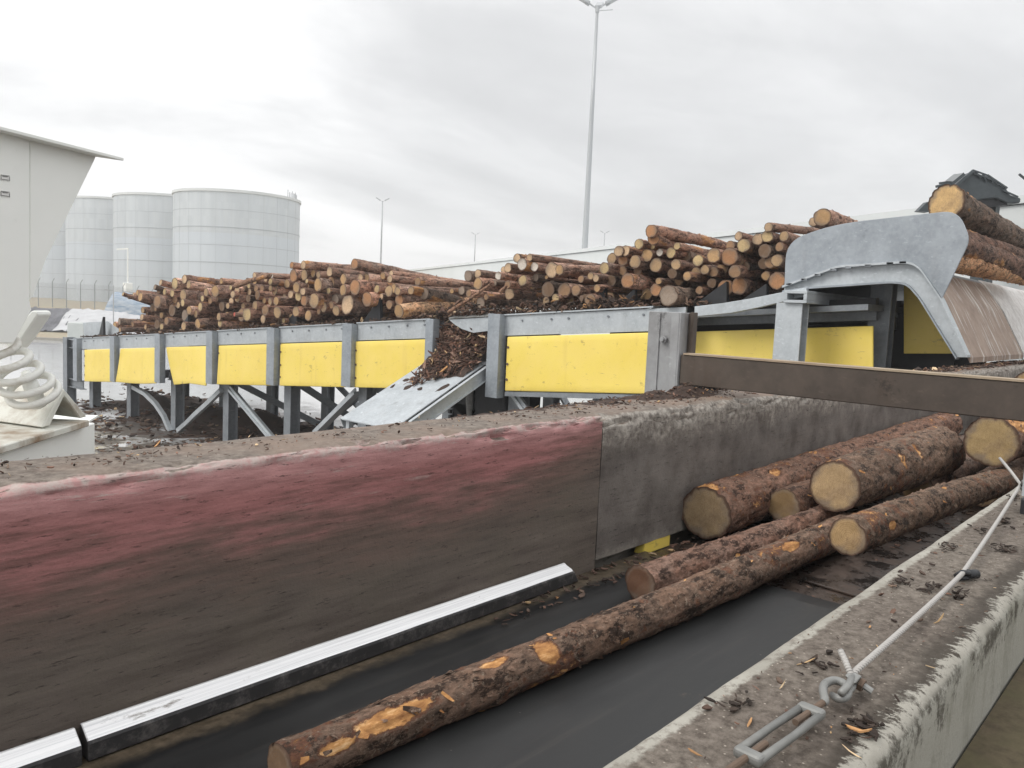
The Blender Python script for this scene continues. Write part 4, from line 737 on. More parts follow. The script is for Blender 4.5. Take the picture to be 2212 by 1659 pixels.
# ------------------------------------------------------------------ rope along the near wall
def W(px, py, h=.02): return onZ(px, py, WT+h)
rp = empty('wire_rope', W(1845, 1452, 0), 'pale taut wire rope running along the near wall top to the right edge', 'rope')
def sag(a, b, s, n=14): return [a.lerp(b, i/n)-Vector((0, 0, s*4*(i/n)*(1-i/n))) for i in range(n+1)]
pts = sag(W(1838, 1458, .03), W(2078, 1240, .022), .004)+sag(W(2078, 1240, .022), W(2205, 1046, .05), .006)[1:]
MB().tube(pts, .0056, 10).build('strand', 'rope', rp, smooth=True)
MB().tube([W(1838, 1458, .032), W(1826, 1428, .042), W(1815, 1405, .052)], .0052, 10).build('tail', 'rope', rp, smooth=True)
q = MB(); a = W(1838, 1462, .028); q.hexa([W(1826, 1462, .010), W(1848, 1482, .010), W(1866, 1466, .010), W(1842, 1452, .010), W(1824, 1458, .036), W(1846, 1478, .034), W(1862, 1460, .034), W(1838, 1450, .036)]); cl = q.build('clamp', 'zinc', rp, bevel=.003, bseg=2)
MB().tube([W(1856, 1476, .02), W(1866, 1482, .018)], .011, 6).build('nut', 'rust', cl); MB().tube([W(1864, 1480, .018), W(1884, 1494, .012)], .0055, 8).build('bolt', 'zinc', cl)
k = W(2080, 1241, .012); q = MB()
q.tube([W(2064, 1245, .010), W(2078, 1236, .024), W(2092, 1238, .020), W(2104, 1240, .010), W(2090, 1247, .008), W(2072, 1249, .008), W(2064, 1245, .010)], .0065, 8); q.tube([W(2090, 1240, .016), W(2110, 1240, .014)], .011, 10); q.build('knot_clip', 'machine', rp, smooth=True)
MB().tube([W(2160, 990, .10), W(2185, 1020, .075), W(2205, 1047, .052)], .0055, 10).build('tail', 'rope', rp, smooth=True)
lg = empty('steel_lug', W(2212, 1120, 0), 'dark steel lug at the right edge, holding the far end of the rope', 'lug')
a = onZ(2190, 1108, WT); q = MB(); q.box((a.x, a.y-.16, WT-.01), (a.x+.12, a.y-.015, WT+.055)); q.build('block', 'machine', lg, bevel=.008, bseg=2)
q = MB(); q.tube([W(2207, 1052, .045), W(2212, 1040, .07), W(2218, 1050, .06), W(2212, 1060, .04), W(2207, 1052, .045)], .008, 8); q.build('clamp', 'zinc', lg, smooth=True)
b_ = onX(2210, 1100, a.x+.07); MB().tube([(a.x+.07, b_.y, WT+.05), (a.x+.07, b_.y, WT+.34)], .009, 8).build('rod', 'galvanised', lg)
tb = empty('turnbuckle', W(1700, 1590, 0), 'worn galvanised turnbuckle with an open hook at the lower end of the rope', 'turnbuckle')
A_, B_ = W(1618, 1632, .022), W(1752, 1536, .024); dr = (B_-A_).normalized(); sd = dr.cross(Vector((0, 0, 1))).normalized()
for s in (-1, 1): MB().tube([A_+sd*.0155*s, A_.lerp(B_, .5)+sd*.0165*s, B_+sd*.0150*s], [.0062, .0056, .0062], 10).build('rod', 'zinc', tb, smooth=True)
for p in (A_, B_): MB().bar(p-sd*.0205, p+sd*.0205, .019, .016).build('end_block', 'zinc', tb, bevel=.006, bseg=3)
for e_ in ([B_-dr*.05, B_+dr*.045], [A_-dr*.10, A_+dr*.045]): MB().tube(e_, .005, 10).build('thread', 'rust', tb)
hk = [B_+dr*.04, W(1782, 1512, .026), W(1778, 1492, .030), W(1782, 1478, .030), W(1800, 1470, .028), W(1822, 1476, .026), W(1832, 1492, .024), W(1826, 1506, .020), W(1808, 1508, .016), W(1796, 1500, .014)]
sm = []
for i in range(len(hk)-1):
    p0, p1, p2, p3 = hk[max(i-1, 0)], hk[i], hk[i+1], hk[min(i+2, len(hk)-1)]
    for k in range(5): t = k/5; sm.append(.5*((2*p1)+(p2-p0)*t+(2*p0-5*p1+4*p2-p3)*t*t+(3*p1-p0-3*p2+p3)*t**3))
MB().tube(sm+[hk[-1]], [.0066]*(len(sm)-4)+[.0062, .006, .0055, .005, .0045], 10).build('hook', 'zinc', tb, smooth=True)
q = MB(); q.tube([W(1816, 1498, .03), W(1832, 1482, .036), W(1842, 1462, .03)], .006, 8); q.tube([W(1822, 1506, .014), W(1840, 1486, .016), W(1848, 1466, .02)], .006, 8); q.build('thimble', 'zinc', tb, smooth=True)
# ------------------------------------------------------------------ logs in the trough
def log_mesh(L, r0, r1, seed, na, step, peels=(), rough=.05, bend=.03, knots=0, flakes=0, fsz=.08):
    nl_ = max(8, int(L/step)); vs = []; pe = []; rg = random.Random(seed)
    kn = [(rg.uniform(.3, L-.2), rg.uniform(0, 6.28), rg.uniform(.03, .055)) for _ in range(knots)]
    for i in range(nl_+1):
        x = L*i/nl_; t = i/nl_; r = r0+(r1-r0)*t; cy = bend*sin(t*3+seed)*(t); cz = bend*.4*sin(t*2.2+seed*2)*t
        for k in range(na):
            a = 2*pi*k/na; d = Vector((x*.7, cos(a)*r*2.2, sin(a)*r*2.2))
            rr = r*(1+rough*1.1*fbm(d, 2.6, seed*3.1, 3)+rough*.9*(1-2*abs(NZ((x*1.5, cos(a)*r*7, sin(a)*r*7), 3.2, seed)))+rough*.7*NZ((x, cos(a)*r, sin(a)*r), 30/(step*60), seed+3)+.05*NZ((x*.4, cos(a)*1.1, sin(a)*1.1), 1., seed+5))
            p = 0.
            for (s, ph, ds, dp) in peels:
                da = (a-ph+pi) % (2*pi)-pi; q = 1-sqrt(((x-s)/ds)**2+(da/dp)**2); p = max(p, q)
            for (s, ph, w_) in kn:
                da = ((a-ph+pi) % (2*pi)-pi)*r; q = math.exp(-((x-s)**2+da*da)/(w_*w_)); rr += q*.009
            if p > 0: rr -= .012*min(1, p*4)*r/.15
            pe.append(max(0, min(1, p+.35)) if p > -.3 and peels else 0.); vs.append((x, cy+cos(a)*rr, cz+sin(a)*rr))
    fs = [(i*na+k, i*na+(k+1) % na, (i+1)*na+(k+1) % na, (i+1)*na+k) for i in range(nl_) for k in range(na)]+[tuple(range(nl_*na, nl_*na+na))[::-1]]
    for _ in range(int(flakes*L)):           # curling bark scales
        i, k = rg.randrange(1, nl_-1), rg.randrange(na); q = Vector(vs[i*na+k]); cc_ = Vector((q.x, bend*sin(i/nl_*3+seed)*i/nl_, bend*.4*sin(i/nl_*2.2+seed*2)*i/nl_)); nr = (q-cc_).normalized(); tg = Vector((1, 0, 0)); bt = nr.cross(tg)
        a = rg.gauss(0, .6); d1 = tg*cos(a)+bt*sin(a); d2 = nr.cross(d1); ln_ = rg.uniform(.25, .8)*fsz; w_ = ln_*rg.uniform(.15, .5); up_ = rg.uniform(.02, .30)*ln_; o_ = len(vs); pz = .95 if rg.random() < .035 else 0.
        for u_, v_, h_ in ((-.5, -.5, -.004), (-.5, .5, -.004), (.1, .6, up_*.3), (.1, -.6, up_*.3), (.55, -.3, up_), (.6, .35, up_*.9)): vs.append(tuple(q+d1*u_*ln_+d2*v_*w_+nr*h_)); pe.append(pz)
        fs += [(o_, o_+3, o_+2, o_+1)[::-1], (o_+3, o_+4, o_+5, o_+2)[::-1]]
    me = bpy.data.meshes.new('bark'); me.from_pydata(vs, [], [f[::-1] for f in fs]); me.polygons.foreach_set('use_smooth', [True]*len(me.polygons))
    at = me.attributes.new('peel', 'FLOAT', 'POINT'); at.data.foreach_set('value', pe)
    rim = vs[:na]; cv_ = []; rv = []; fr_ = (.0, .25, .5, .72, .9, 1.0)
    for f in fr_[1:]:
        for k in range(na): y, z = rim[k][1]*f, rim[k][2]*f; cv_.append((-.004+.006*NZ((y*14, z*14, seed), 1)*(f < 1)+(.004 if f == 1 else 0)+.10*r0*(y*.35+z*.15)*rg.choice((1,))*5, y, z)); rv.append(f)
    cv_.append((-.006, 0, 0)); rv.append(0.); c0 = len(cv_)-1
    cf = [(j*na+k, j*na+(k+1) % na, (j+1)*na+(k+1) % na, (j+1)*na+k) for j in range(len(fr_)-2) for k in range(na)]+[(c0, (k+1) % na, k) for k in range(na)]
    cm = bpy.data.meshes.new('cut_end'); cm.from_pydata(cv_, [], cf); bm = bmesh.new(); bm.from_mesh(cm); bmesh.ops.recalc_face_normals(bm, faces=bm.faces)
    if sum(f.normal.x for f in bm.faces) > 0: bmesh.ops.reverse_faces(bm, faces=bm.faces)
    bm.to_mesh(cm); bm.free(); at = cm.attributes.new('rim', 'FLOAT', 'POINT'); at.data.foreach_set('value', rv); cm.polygons.foreach_set('use_smooth', [True]*len(cm.polygons))
    return me, cm
def aim(p0, p1, roll=0.):
    x = (Vector(p1)-Vector(p0)).normalized(); y = Vector((0, 0, 1)).cross(x).normalized(); z = x.cross(y)
    return Matrix.Translation(Vector(p0)) @ Matrix((x, y, z)).transposed().to_4x4() @ Matrix.Rotation(roll, 4, 'X')
def near_log(p0, p1, r0, r1, L, seed, label, tint, cutc, peels=(), knots=6, rough=.05, bend=.03):
    me, cm = log_mesh(L, r0, r1, seed, 64, .014, peels, rough, bend, knots, 130, .07); me.materials.append(MAT['bark_near']); cm.materials.append(MAT['cut_wood_near'])
    o = bpy.data.objects.new('log', me); C.objects.link(o); o.matrix_world = aim(p0, p1); o.color = (*tint, 1); tag(o, label, 'log', 'logs lying in the trough')
    c = bpy.data.objects.new('cut_end', cm); C.objects.link(c); c.parent = o; c.color = (*cutc, 1); return o
def rest(px, py, rpx, lift=0.):
    r = .12
    for _ in range(12): p = onZ(px, py, FLZ+lift+r); r = rpx/F*depth(p)
    return p, r
def lean(px, py, rpx, y):
    r = .12
    for _ in range(12): p = onY(px, py, y-r if y == 2.70 else y); r = rpx/F*depth(p)
    return p, r
OR = (.52, .30, .13); TAN = (.44, .29, .15); DUL = (.30, .20, .12)
UPC = 1.3                                    # camera-side upper flank of a log: angle from its own +Y axis, measured over the top
pa, ra = rest(606, 1662, 54); pb, rb = rest(1775, 1166, 33); sA = lambda px, py: (onY(px, py, pa.y+(pb.y-pa.y)*.4).x-pa.x)
near_log(pa, pb, ra, rb*1.0, (pb-pa).length*1.12, 3, 'long rough log in front on the belt, with bright orange patches of torn bark', (1.12, 1.0, .90), (.22, .15, .10),
    ((sA(850, 1590), 2.35, .22, .55), (sA(735, 1630), 2.6, .09, .3), (sA(1072, 1440), 1.75, .09, .42), (sA(1165, 1440), 2.25, .075, .8), (sA(1655, 1232), 2.1, .15, .42)), 9, .06)
pa, ra = rest(1384, 1262, 39); pb, rb = rest(1790, 1112, 24, .06)
near_log(pa, pb, ra, rb, (pb-pa).length*1.05, 11, 'thin reddish log with a frayed dull end lying beside the long front log', (1.2, .95, .86), (.16, .085, .06), (), 5, .07, .02)
pa, ra = lean(1525, 1108, 57, 2.70); pb, rb = lean(2030, 922, 31, 2.70)
near_log(pa, pb, ra, rb, (pb-pa).length*1.03, 21, 'thick red-brown log leaning along the grey wall, its tan end facing the camera', (1.2, .95, .84), (.40, .30, .18), ((.03, 1.5, .07, .5), (.9, 2.0, .12, .25)), 8, .06)
pc = Vector(pa)
pa, ra = lean(1692, 1092, 36, 2.25); pb = Vector((pa.x+3, pa.y+.05, pa.z-.02))
near_log(pa, pb, ra, ra*.8, 2.6, 31, 'dark half hidden log end between the two thick logs in the trough', (1.0, .8, .7), (.26, .18, .09), (), 3)
pa, ra = lean(1803, 1050, 54, 1.95); pb, rb = lean(2110, 948, 45, 1.93)
near_log(pa, pb, ra, rb, 2.6, 41, 'thick grey-brown log on top of the trough heap with a bright tan end', (1.05, .96, .86), (.54, .39, .22), ((.95, 2.5, .07, .45), (1.35, 2.4, .06, .5)), 7, .05)
pa, ra = lean(1832, 1158, 40, 1.36); pb, rb = lean(2175, 1035, 27, 1.32)
near_log(pa, pb, ra, rb, (pb-pa).length*1.05, 51, 'tapering brown log next to the near kerb with an orange round end', (1.08, .98, .86), (.50, .34, .17), ((.42, 2.9, .08, .35),), 6, .05)
pa, ra = lean(2140, 954, 53, 1.42); pb = pa+Vector((3, -.04, .0))
near_log(pa, pb, ra, ra*.85, 3.2, 61, 'big log with a wide olive-tan end directly below the brown beam', (1.1, .9, .8), (.46, .34, .17), ((.35, 2.2, .4, .7),), 5)
pa, ra = lean(2222, 838, 34, 2.1); pb = pa+Vector((3, 0, -.1))
near_log(pa, pb, ra, ra*.85, 2.5, 71, 'log end peeping over the brown beam at the right edge', (1.1, .9, .8), (.50, .33, .14))
for k, (x, y, z, r_) in enumerate(((7.5, 1.9, FLZ+.12, .13), (7.9, 1.5, FLZ+.13, .14), (8.3, 2.3, FLZ+.14, .14), (9.2, 1.2, FLZ+.13, .14))):   # hidden lower layer that the heap rests on
    near_log(Vector((x, y, z)), Vector((x+3, y, z)), r_, r_*.8, 2.8, 81+k, ('log under the beam, low in the trough behind the heap', 'low log in the trough behind the tapering log', 'low log in the trough along the wall beyond the thick red-brown log', 'farthest low log in the trough by the near kerb')[k], (.9, .8, .75), (.3, .2, .1), (), 2)
# ------------------------------------------------------------------ the pile on the conveyor
VAR = []
for k in range(9):
    me, cm = log_mesh(4.4, .15, .15*(.70+.03*(k % 5)), 100+k*7, 26, .10, (), .075, .04 if k % 3 else .10, 8, 30, .16); me.materials.append(MAT['bark']); cm.materials.append(MAT['cut_wood']); VAR.append((me, cm))
COL = {'o': (.58, .37, .19), 'y': (.66, .50, .27), 'p': (.72, .52, .34), 'w': (.86, .80, .72), 'b': (.40, .25, .15), 'g': (.36, .30, .25), 'd': (.17, .115, .08), 'r': (.60, .12, .10), 't': (.55, .38, .22), 'R': (.52, .27, .14)}
CN = {'o': 'orange', 'y': 'yellow', 'p': 'pale', 'w': 'white', 'b': 'brown', 'g': 'grey', 'd': 'dark', 'r': 'red-painted', 't': 'tan', 'R': 'russet'}
CR = {1: (300, 660, 7.9), 2: (540, 650, 7.9), 3: (720, 640, 7.9), 4: (940, 640, 7.9), 5: (1180, 620, 7.9), 6: (1420, 590, 7.9), 7: (1600, 540, 6.914), 8: (1780, 520, 6.914)}
T = []
def tr(c, s):
    for it in s.split(';'):
        f = it.split()
        if f: T.append((c, float(f[0]), float(f[1]), float(f[2]), f[3], dict(x.split('=') for x in f[4:])))
# crop, centre x, centre y, radius, colour of the cut face (+ dx toward the yard when negative, tx/ty: where its body runs to, k: label key)
tr(1, '60 595 40 y dx=-.5 tx=330 ty=690;345 570 58 o dx=-.25;400 645 88 o dx=-.35 tx=680 ty=690;735 740 132 b dx=-.3 tx=1130 ty=770;690 455 52 g dx=-.2 tx=830 ty=500;805 368 62 p dx=-.2 tx=1050 ty=430;1080 390 112 y dx=-.1;1270 300 92 p dx=0 tx=1840 ty=370 k=a;1357 405 80 t dx=-.25 tx=1810 ty=480;880 552 66 y dx=-.1;1030 575 72 y;1250 615 108 t dx=-.2;1235 765 78 y dx=-.3;1150 812 65 t;1700 560 85 t dx=-.1;1880 540 122 o dx=-.25;1625 680 66 y dx=-.1;1780 712 80 b;1365 768 56 p;1365 915 86 o dx=-.35 k=b;1585 848 86 y dx=-.25;1495 985 74 t dx=-.2 tx=1940 ty=985;1280 1020 112 g;1025 920 112 d;640 860 82 d dx=.1;700 890 46 b dx=-.1;430 1052 64 p dx=-.35 tx=860 ty=1110;915 1130 78 b dx=-.3;730 1190 92 d dx=-.05;820 1237 62 y dx=-.3;1257 1225 88 t dx=-.3;1535 1180 96 o dx=-.35 tx=1920 ty=1150;1950 1045 80 t dx=-.3;1975 1175 78 y dx=-.25;0 1300 52 t dx=-.5 tx=480 ty=1302')
tr(2, '105 415 60 o dx=-.1 tx=420 ty=440;290 540 50 y;330 682 72 p dx=-.15;415 602 78 p;420 740 96 t;300 812 70 p;112 920 96 d;230 905 60 t dx=-.15;365 1075 46 r dx=-.45 k=c;500 1085 128 b;612 1072 126 y dx=-.35;770 900 92 t dx=-.1;650 508 56 y;1075 430 66 y dx=-.1;790 560 66 b;910 560 66 b;1080 560 62 t;1160 600 96 t;820 690 96 b;950 800 62 o;1070 822 76 t;1185 810 88 o dx=-.3 tx=1580 ty=830;970 990 112 b;1210 1035 116 t dx=-.35;1330 1010 86 b;930 1170 86 p;1335 1195 54 y dx=-.2;1480 1125 62 t;1580 1020 102 t dx=-.2;1820 1100 102 o dx=-.2;1475 680 76 p;2030 1015 62 b;760 305 62 p;1105 315 42 w tx=1440 ty=330')
tr(3, '75 185 66 R dx=-.1;300 180 86 p dx=-.3 tx=800 ty=220;108 390 126 R dx=-.2;320 380 112 t dx=-.1;495 350 76 o;372 500 46 y dx=-.2;600 370 72 p dx=.05;592 570 132 o dx=-.3;165 622 108 o dx=-.25;385 600 72 b;205 790 106 y dx=-.15;292 700 74 p dx=-.25;315 885 108 R dx=-.2;512 880 148 t dx=-.3;700 1010 102 p dx=-.1;850 970 82 b;950 1080 102 t;930 850 106 g;800 690 66 y dx=-.1;850 520 122 b;820 310 96 p dx=-.05;1095 460 106 o dx=-.25;1090 672 112 o dx=-.3;1322 620 152 R dx=-.35;1172 960 192 p dx=-.35 k=d;1312 160 108 R dx=-.25 tx=2212 ty=330 k=e;1430 420 72 p;1540 430 90 t dx=.05;1532 600 76 t;1560 852 142 R dx=-.3;1755 655 82 y dx=-.05;1700 1050 66 w;1735 922 76 t;1840 800 66 p;1990 690 112 t dx=-.05;2010 450 76 p dx=-.1;2092 640 92 o;2165 690 82 t dx=-.15;2000 960 86 b')
tr(4, '300 345 62 p;822 500 82 b dx=-.25 tx=1900 ty=560 k=f;435 685 86 t dx=-.1;690 680 86 t dx=-.2 tx=1770 ty=790;460 862 112 R;450 1090 134 o dx=-.7 tx=1420 ty=960 k=g;1830 740 76 b;2010 350 86 p dx=-.2;2012 550 122 o dx=-.3;1500 690 56 o dx=.1')
tr(5, '520 552 78 w dx=-.2;440 690 62 g;700 722 82 b dx=-.1;890 200 88 p dx=-.2;1140 190 72 p dx=-.25 tx=2100 ty=290;988 318 122 w dx=-.35;710 392 96 p dx=-.2;620 430 62 p;1235 370 92 w dx=-.2;1575 430 152 p dx=-.3;1730 432 102 o dx=-.3 tx=2212 ty=430;1000 640 106 y dx=-.25;1260 580 76 g;1500 820 150 d;1820 832 150 b dx=-.1;2050 832 112 b dx=-.15;1650 990 86 y dx=-.25;280 970 62 b dx=-.3 tx=880 ty=960;1470 580 42 o')
tr(6, '715 635 112 y dx=-.3;1000 302 106 p dx=-.25;1135 292 102 p dx=-.2;1402 160 102 y dx=-.2;1085 480 108 R dx=-.1;1325 510 132 t dx=-.25;1560 380 122 o dx=-.1;1080 690 92 b;1180 880 146 R dx=-.35;450 790 72 t;550 832 76 p dx=-.15 tx=1080 ty=870;255 850 72 b;575 1030 76 o dx=-.2;440 1265 130 b dx=-.3;335 1230 82 d dx=-.2;1985 1175 200 g dx=-.6 k=h;1740 1060 124 R;1790 890 66 o dx=-.1;1735 572 136 t dx=-.05;1810 325 74 w dx=-.1 k=i;2035 332 106 y dx=-.1;2060 742 102 d;2130 560 106 t dx=-.2;1665 215 62 y')
tr(7, '195 262 112 R dx=-.4 tx=1440 ty=520 k=j;240 392 108 R dx=-.3;1275 682 126 o dx=-.2;1000 770 98 y dx=-.1;640 520 66 y dx=-.1 tx=1100 ty=620;1120 925 82 t;1275 965 86 b;815 1042 82 o dx=-.2;1022 1285 72 b;1240 1160 82 d;1470 1240 142 R dx=.05;1715 1212 142 R dx=.05;1550 700 150 R dx=-.15 k=k;1690 775 112 o;1640 962 112 b dx=-.2 tx=1936 ty=960;1560 512 82 b;1705 345 76 p;1790 512 118 y dx=-.15 k=l')
tr(8, '790 540 98 p;960 492 102 y dx=-.1;978 335 78 p dx=-.15 tx=1560 ty=380;1245 490 88 t;910 742 118 d dx=-.1;1165 672 78 b;1120 910 104 t dx=-.1;1000 942 98 b;890 960 96 d;930 1172 78 o;1130 1255 150 R;1750 240 78 p;1905 160 148 o dx=-.25 k=m;560 1010 90 d dx=.1')
KEY = dict(a='top left log with a splintered pale end and long body on the left pile', b='tan log with a bright round heart at the low left of the pile', c='thin log with a red-painted end, low in the left pile above the fourth panel', d='biggest log end in the left pile, split across with a pale wedge',
    e='long reddish log crowning the left pile just below the forked far mast', f='long purplish brown log across the top of the left pile above the bark chute', g='bright peeled orange log lowest in front, just left of the bark gap', h='weathered grey stump end lying lowest beside the bolted post',
    i='small chalk-white round log end under the great log by the bolted post', j='great reddish log with a long sloping body on top of the right pile', k='splintered brown log end like an open book beside the grey guard', l='half white half orange log end near the top right of the pile', m='large orange log end resting on the upper edge of the grey guard')
LOGS = []
for i, (c, zx, zy, zr, col, op) in enumerate(T):
    ox, oy, sc = CR[c]; K = .8641; pt = lambda x, y: ((ox+x/sc)*K, (oy+y/sc)*K)
    px, py = pt(zx, zy); rpx = zr/sc*K; X0 = XD+.45+float(op.get('dx', rnd.uniform(-.06, .12))); p = onX(px, py, X0); r = rpx/F*depth(p)
    if 'tx' in op: q = onY(*pt(float(op['tx']), float(op['ty'])), p.y); ax_ = (q-p); ax_ = Vector((ax_.x, 0, max(-.3, min(.3, ax_.z/ax_.x))*ax_.x)) if ax_.x > .2 else Vector((1, 0, -.03)); L = rnd.uniform(3.9, 4.6)
    else: ax_ = Vector((1, 0, rnd.gauss(-.02, .025))); L = rnd.uniform(3.4, 4.5)
    ax_.y = ax_.x*(rnd.gauss(.03, .05) if 'tx' not in op else .02+.0*rnd.random()); yaw = .06*max(0, min(1, (p.y-20)/14)); ax_.y += yaw*ax_.x
    LOGS.append(dict(p=p, r=r, ax=ax_.normalized(), L=L, col=col, key=op.get('k'), px=px, py=py))
# logs set further back that fill the gaps between the front ends
fill = 0; rf = random.Random(5)
for _ in range(9000):
    if fill >= 85: break
    l0 = rf.choice(LOGS[:170]); px, py = l0['px']+rf.gauss(0, 16), l0['py']+rf.gauss(0, 11); X0 = XD+.45+rf.uniform(.12, .5); p = onX(px, py, X0); r = rf.uniform(.09, .17); rp_ = r*F/depth(p)
    if p.z-r < ZT(p.y)-.05 or not any(l['py'] < py-4 and abs(l['px']-px) < 22 for l in LOGS): continue
    if any((l['px']-px)**2+(l['py']-py)**2 < (.80*(rp_+l['r']*F/depth(l['p'])))**2 for l in LOGS): continue
    LOGS.append(dict(p=p, r=r, ax=Vector((1, rf.gauss(.03, .05), rf.gauss(-.02, .03))).normalized(), L=rf.uniform(3.2, 4.2), col=rf.choice('tbdbgoptd'), key=None, px=px, py=py)); fill += 1
bays = [(33.4, 99, 'the leftmost yellow panel'), (29.5, 33.4, 'the second yellow panel'), (25.7, 29.5, 'the third yellow panel'), (22.0, 25.7, 'the fourth yellow panel'), (18.2, 22.0, 'the fifth yellow panel'), (14.95, 18.2, 'the sixth yellow panel'), (12.7, 14.95, 'the bark gap'), (10.4, 12.7, "the wide panel's left half"), (8.2, 10.4, "the wide panel's right half"), (6.7, 8.2, 'the rising rail'), (-9, 6.7, 'the grey guard')]
LN = ['bottom', 'second', 'third', 'fourth', 'fifth', 'sixth', 'seventh']; ORD = ['first', 'second', 'third', 'fourth', 'fifth', 'sixth', 'seventh', 'eighth', 'ninth', 'tenth', 'eleventh', 'twelfth', 'thirteenth', 'fourteenth', 'fifteenth', 'sixteenth', 'seventeenth', 'eighteenth', 'nineteenth', 'twentieth']
cells = {}
for l in LOGS:
    b = next(k for k, (a, z, n) in enumerate(bays) if a <= l['p'].y < z); h = l['p'].z-ZT(l['p'].y)+.1; l['cell'] = (b, max(0, min(6, int(h/.5)))); cells.setdefault(l['cell'], []).append(l)
for (b, ly), ls in cells.items():
    for n, l in enumerate(sorted(ls, key=lambda l: l['px'])):
        size = 'thick' if l['r'] > .20 else 'slim' if l['r'] < .12 else 'medium'
        wh = 'only log' if len(ls) == 1 else ORD[n]+' from left'
        l['label'] = KEY.get(l['key']) or f"{size} {CN[l['col']]}-ended log, {wh} in the {LN[ly]} layer above {bays[b][2]}"
for i, l in enumerate(LOGS):
    me, cm = VAR[(i*5+2) % 9]; o = bpy.data.objects.new('log', me); C.objects.link(o); s = l['r']/.15
    if l['r'] > .3: s *= .97
    o.matrix_world = aim(l['p'], l['p']+l['ax'], rnd.uniform(0, 6.28)) @ Matrix.Diagonal((l['L']/4.4, s, s, 1))
    k = rnd.uniform(.85, 1.9) if rnd.random() < .85 else rnd.uniform(2.2, 3.0); rd_ = rnd.random(); o.color = (k*(1.15+.22*rd_), k*(1.02+.03*rd_), k*(.97-.05*rd_), 1)
    if l['col'] in 'dg': o.color = (k*.7, k*.66, k*.62, 1)
    if l['key'] == 'g': o.color = (3.2, 2.6, 1.9, 1)
    tag(o, l['label'], 'log', 'logs piled on the conveyor')
    e = bpy.data.objects.new('cut_end', cm); C.objects.link(e); e.parent = o; v = rnd.uniform(.85, 1.12); e.color = (*[x*v for x in COL[l['col']]], 1)
# logs heaped on the guard at the right
for (a, b, r_, L, tint, cc, lab) in (((2044, 437), (2180, 534), 37, 5.0, (.8, .75, .7), (.74, .50, .24), 'largest log, bright orange end up, lying on the guard below the dark grapple'),
                                   ((2045, 505), (2212, 572), 22, 5.2, (.95, .75, .68), (.4, .25, .15), 'thin dark log sloping down right behind the grey guard plate'),
                                   ((2040, 556), (2212, 606), 28, 5.2, (3.0, 2.3, 1.6), (.62, .40, .2), 'barkless splintered log lying on the slope at the right edge'),
                                   ((2050, 525), (2300, 640), 32, 5.2, (.9, .72, .66), (.4, .25, .15), 'dark wet log under the sloping pair at the right edge')):
    X0 = XD+(.55 if r_ > 40 else .9 if r_ < 33 else 1.4); p = onX(*a, X0); r = r_/F*depth(p); q = onY(*b, p.y-.0); ax_ = Vector((1, -.06, max(-.3, min(.05, (q.z-p.z)/max(.4, q.x-p.x)))))
    me, cm = log_mesh(L, r, r*.8, int(a[0]), 40, .05, (), .06, .03, 5, 60, .12); me.materials.append(MAT['bark']); cm.materials.append(MAT['cut_wood'])
    o = bpy.data.objects.new('log', me); C.objects.link(o); o.matrix_world = aim(p, p+ax_); o.color = (*tint, 1); tag(o, lab, 'log', 'logs heaped on the guard')
    e = bpy.data.objects.new('cut_end', cm); C.objects.link(e); e.parent = o; e.color = (*cc, 1)
# loose branches on the pile
def branch(pts, r, label):
    p = [onX(*a, x) for a, x in pts]; sm_ = []
    for i in range(len(p)-1): sm_ += [p[i].lerp(p[i+1], t/4)+Vector((.02*NZ((i, t, 1)), .02*NZ((i, t, 5)), .03*NZ((i, t, 9)))) for t in range(4)]
    o = MB().tube(sm_+[p[-1]], [r*(1-.4*i/len(sm_)) for i in range(len(sm_)+1)], 7).build('branch', 'bark', smooth=True); o.color = (1.5, 1.2, 1, 1); tag(o, label, 'branch')
z2 = lambda c, x, y: ((CR[c][0]+x/CR[c][2])*.8641, (CR[c][1]+y/CR[c][2])*.8641)
branch(((z2(2, 400, 505), 13.85), (z2(2, 700, 400), 13.9), (z2(2, 1080, 300), 14.0)), .10, 'thin crooked branch lying across the top of the left pile')
branch(((z2(4, 1430, 1110), 13.7), (z2(4, 1640, 980), 13.7), (z2(4, 1850, 850), 13.75), (z2(4, 2212, 595), 13.9), (z2(5, 370, 715), 13.95)), .045, 'bare forked stick leaning up beside the bark gap')
branch(((z2(5, 545, 880), 13.8), (z2(5, 690, 740), 13.9)), .05, 'short bare stub leaning on the logs right of the bark gap')
# ------------------------------------------------------------------ bark lying about
def heap(name, fn, us, vs, label):
    o = grid(fn, us, vs).build(name, 'litter', smooth=True); o.data.color_attributes.new('tint', 'FLOAT_COLOR', 'POINT').data.foreach_set('color', [x for v in o.data.vertices for x in (lambda k: (.065*k, .042*k, .033*k, 1))(.7+.6*abs(NZ(v.co, 6)))]); tag(o, label, 'bark heap'); o['kind'] = 'stuff'; return o
R_ = rnd.uniform; lin = lambda a, b, n: [a+(b-a)*i/n for i in range(n+1)]
def mound(x, y):                             # on the grey wall round the post and along its back edge
    k = (max(0, 1-abs(x-5.45)/.7)**1.5*.8+.35*max(0, 1-abs(x-4.9)/1.9))*max(0, min(1, (y-2.88)/.16)); return WT-.012+.085*k*(.7+.7*fbm((x, y, 0), 5, 2, 4))+.010*NZ((x*9, y*9, 1))
heap('bark_heap', lambda u, v: Vector((u, v, mound(u, v))), lin(3.0, 7.2, 120), lin(2.86, 3.16, 16), 'brown bark crumbs heaped on the grey wall round the post foot')
litter('bark_litter', [((x, y, mound(x, y)+.008), (0, 0, 1), 1) for x, y in [(rnd.gauss(5.1, 1.0), R_(2.80, 3.15)) for _ in range(700)] if 3 < x < 7.2], .03, 'loose bark flakes over the grey wall top near the post', 'bark litter', .04)
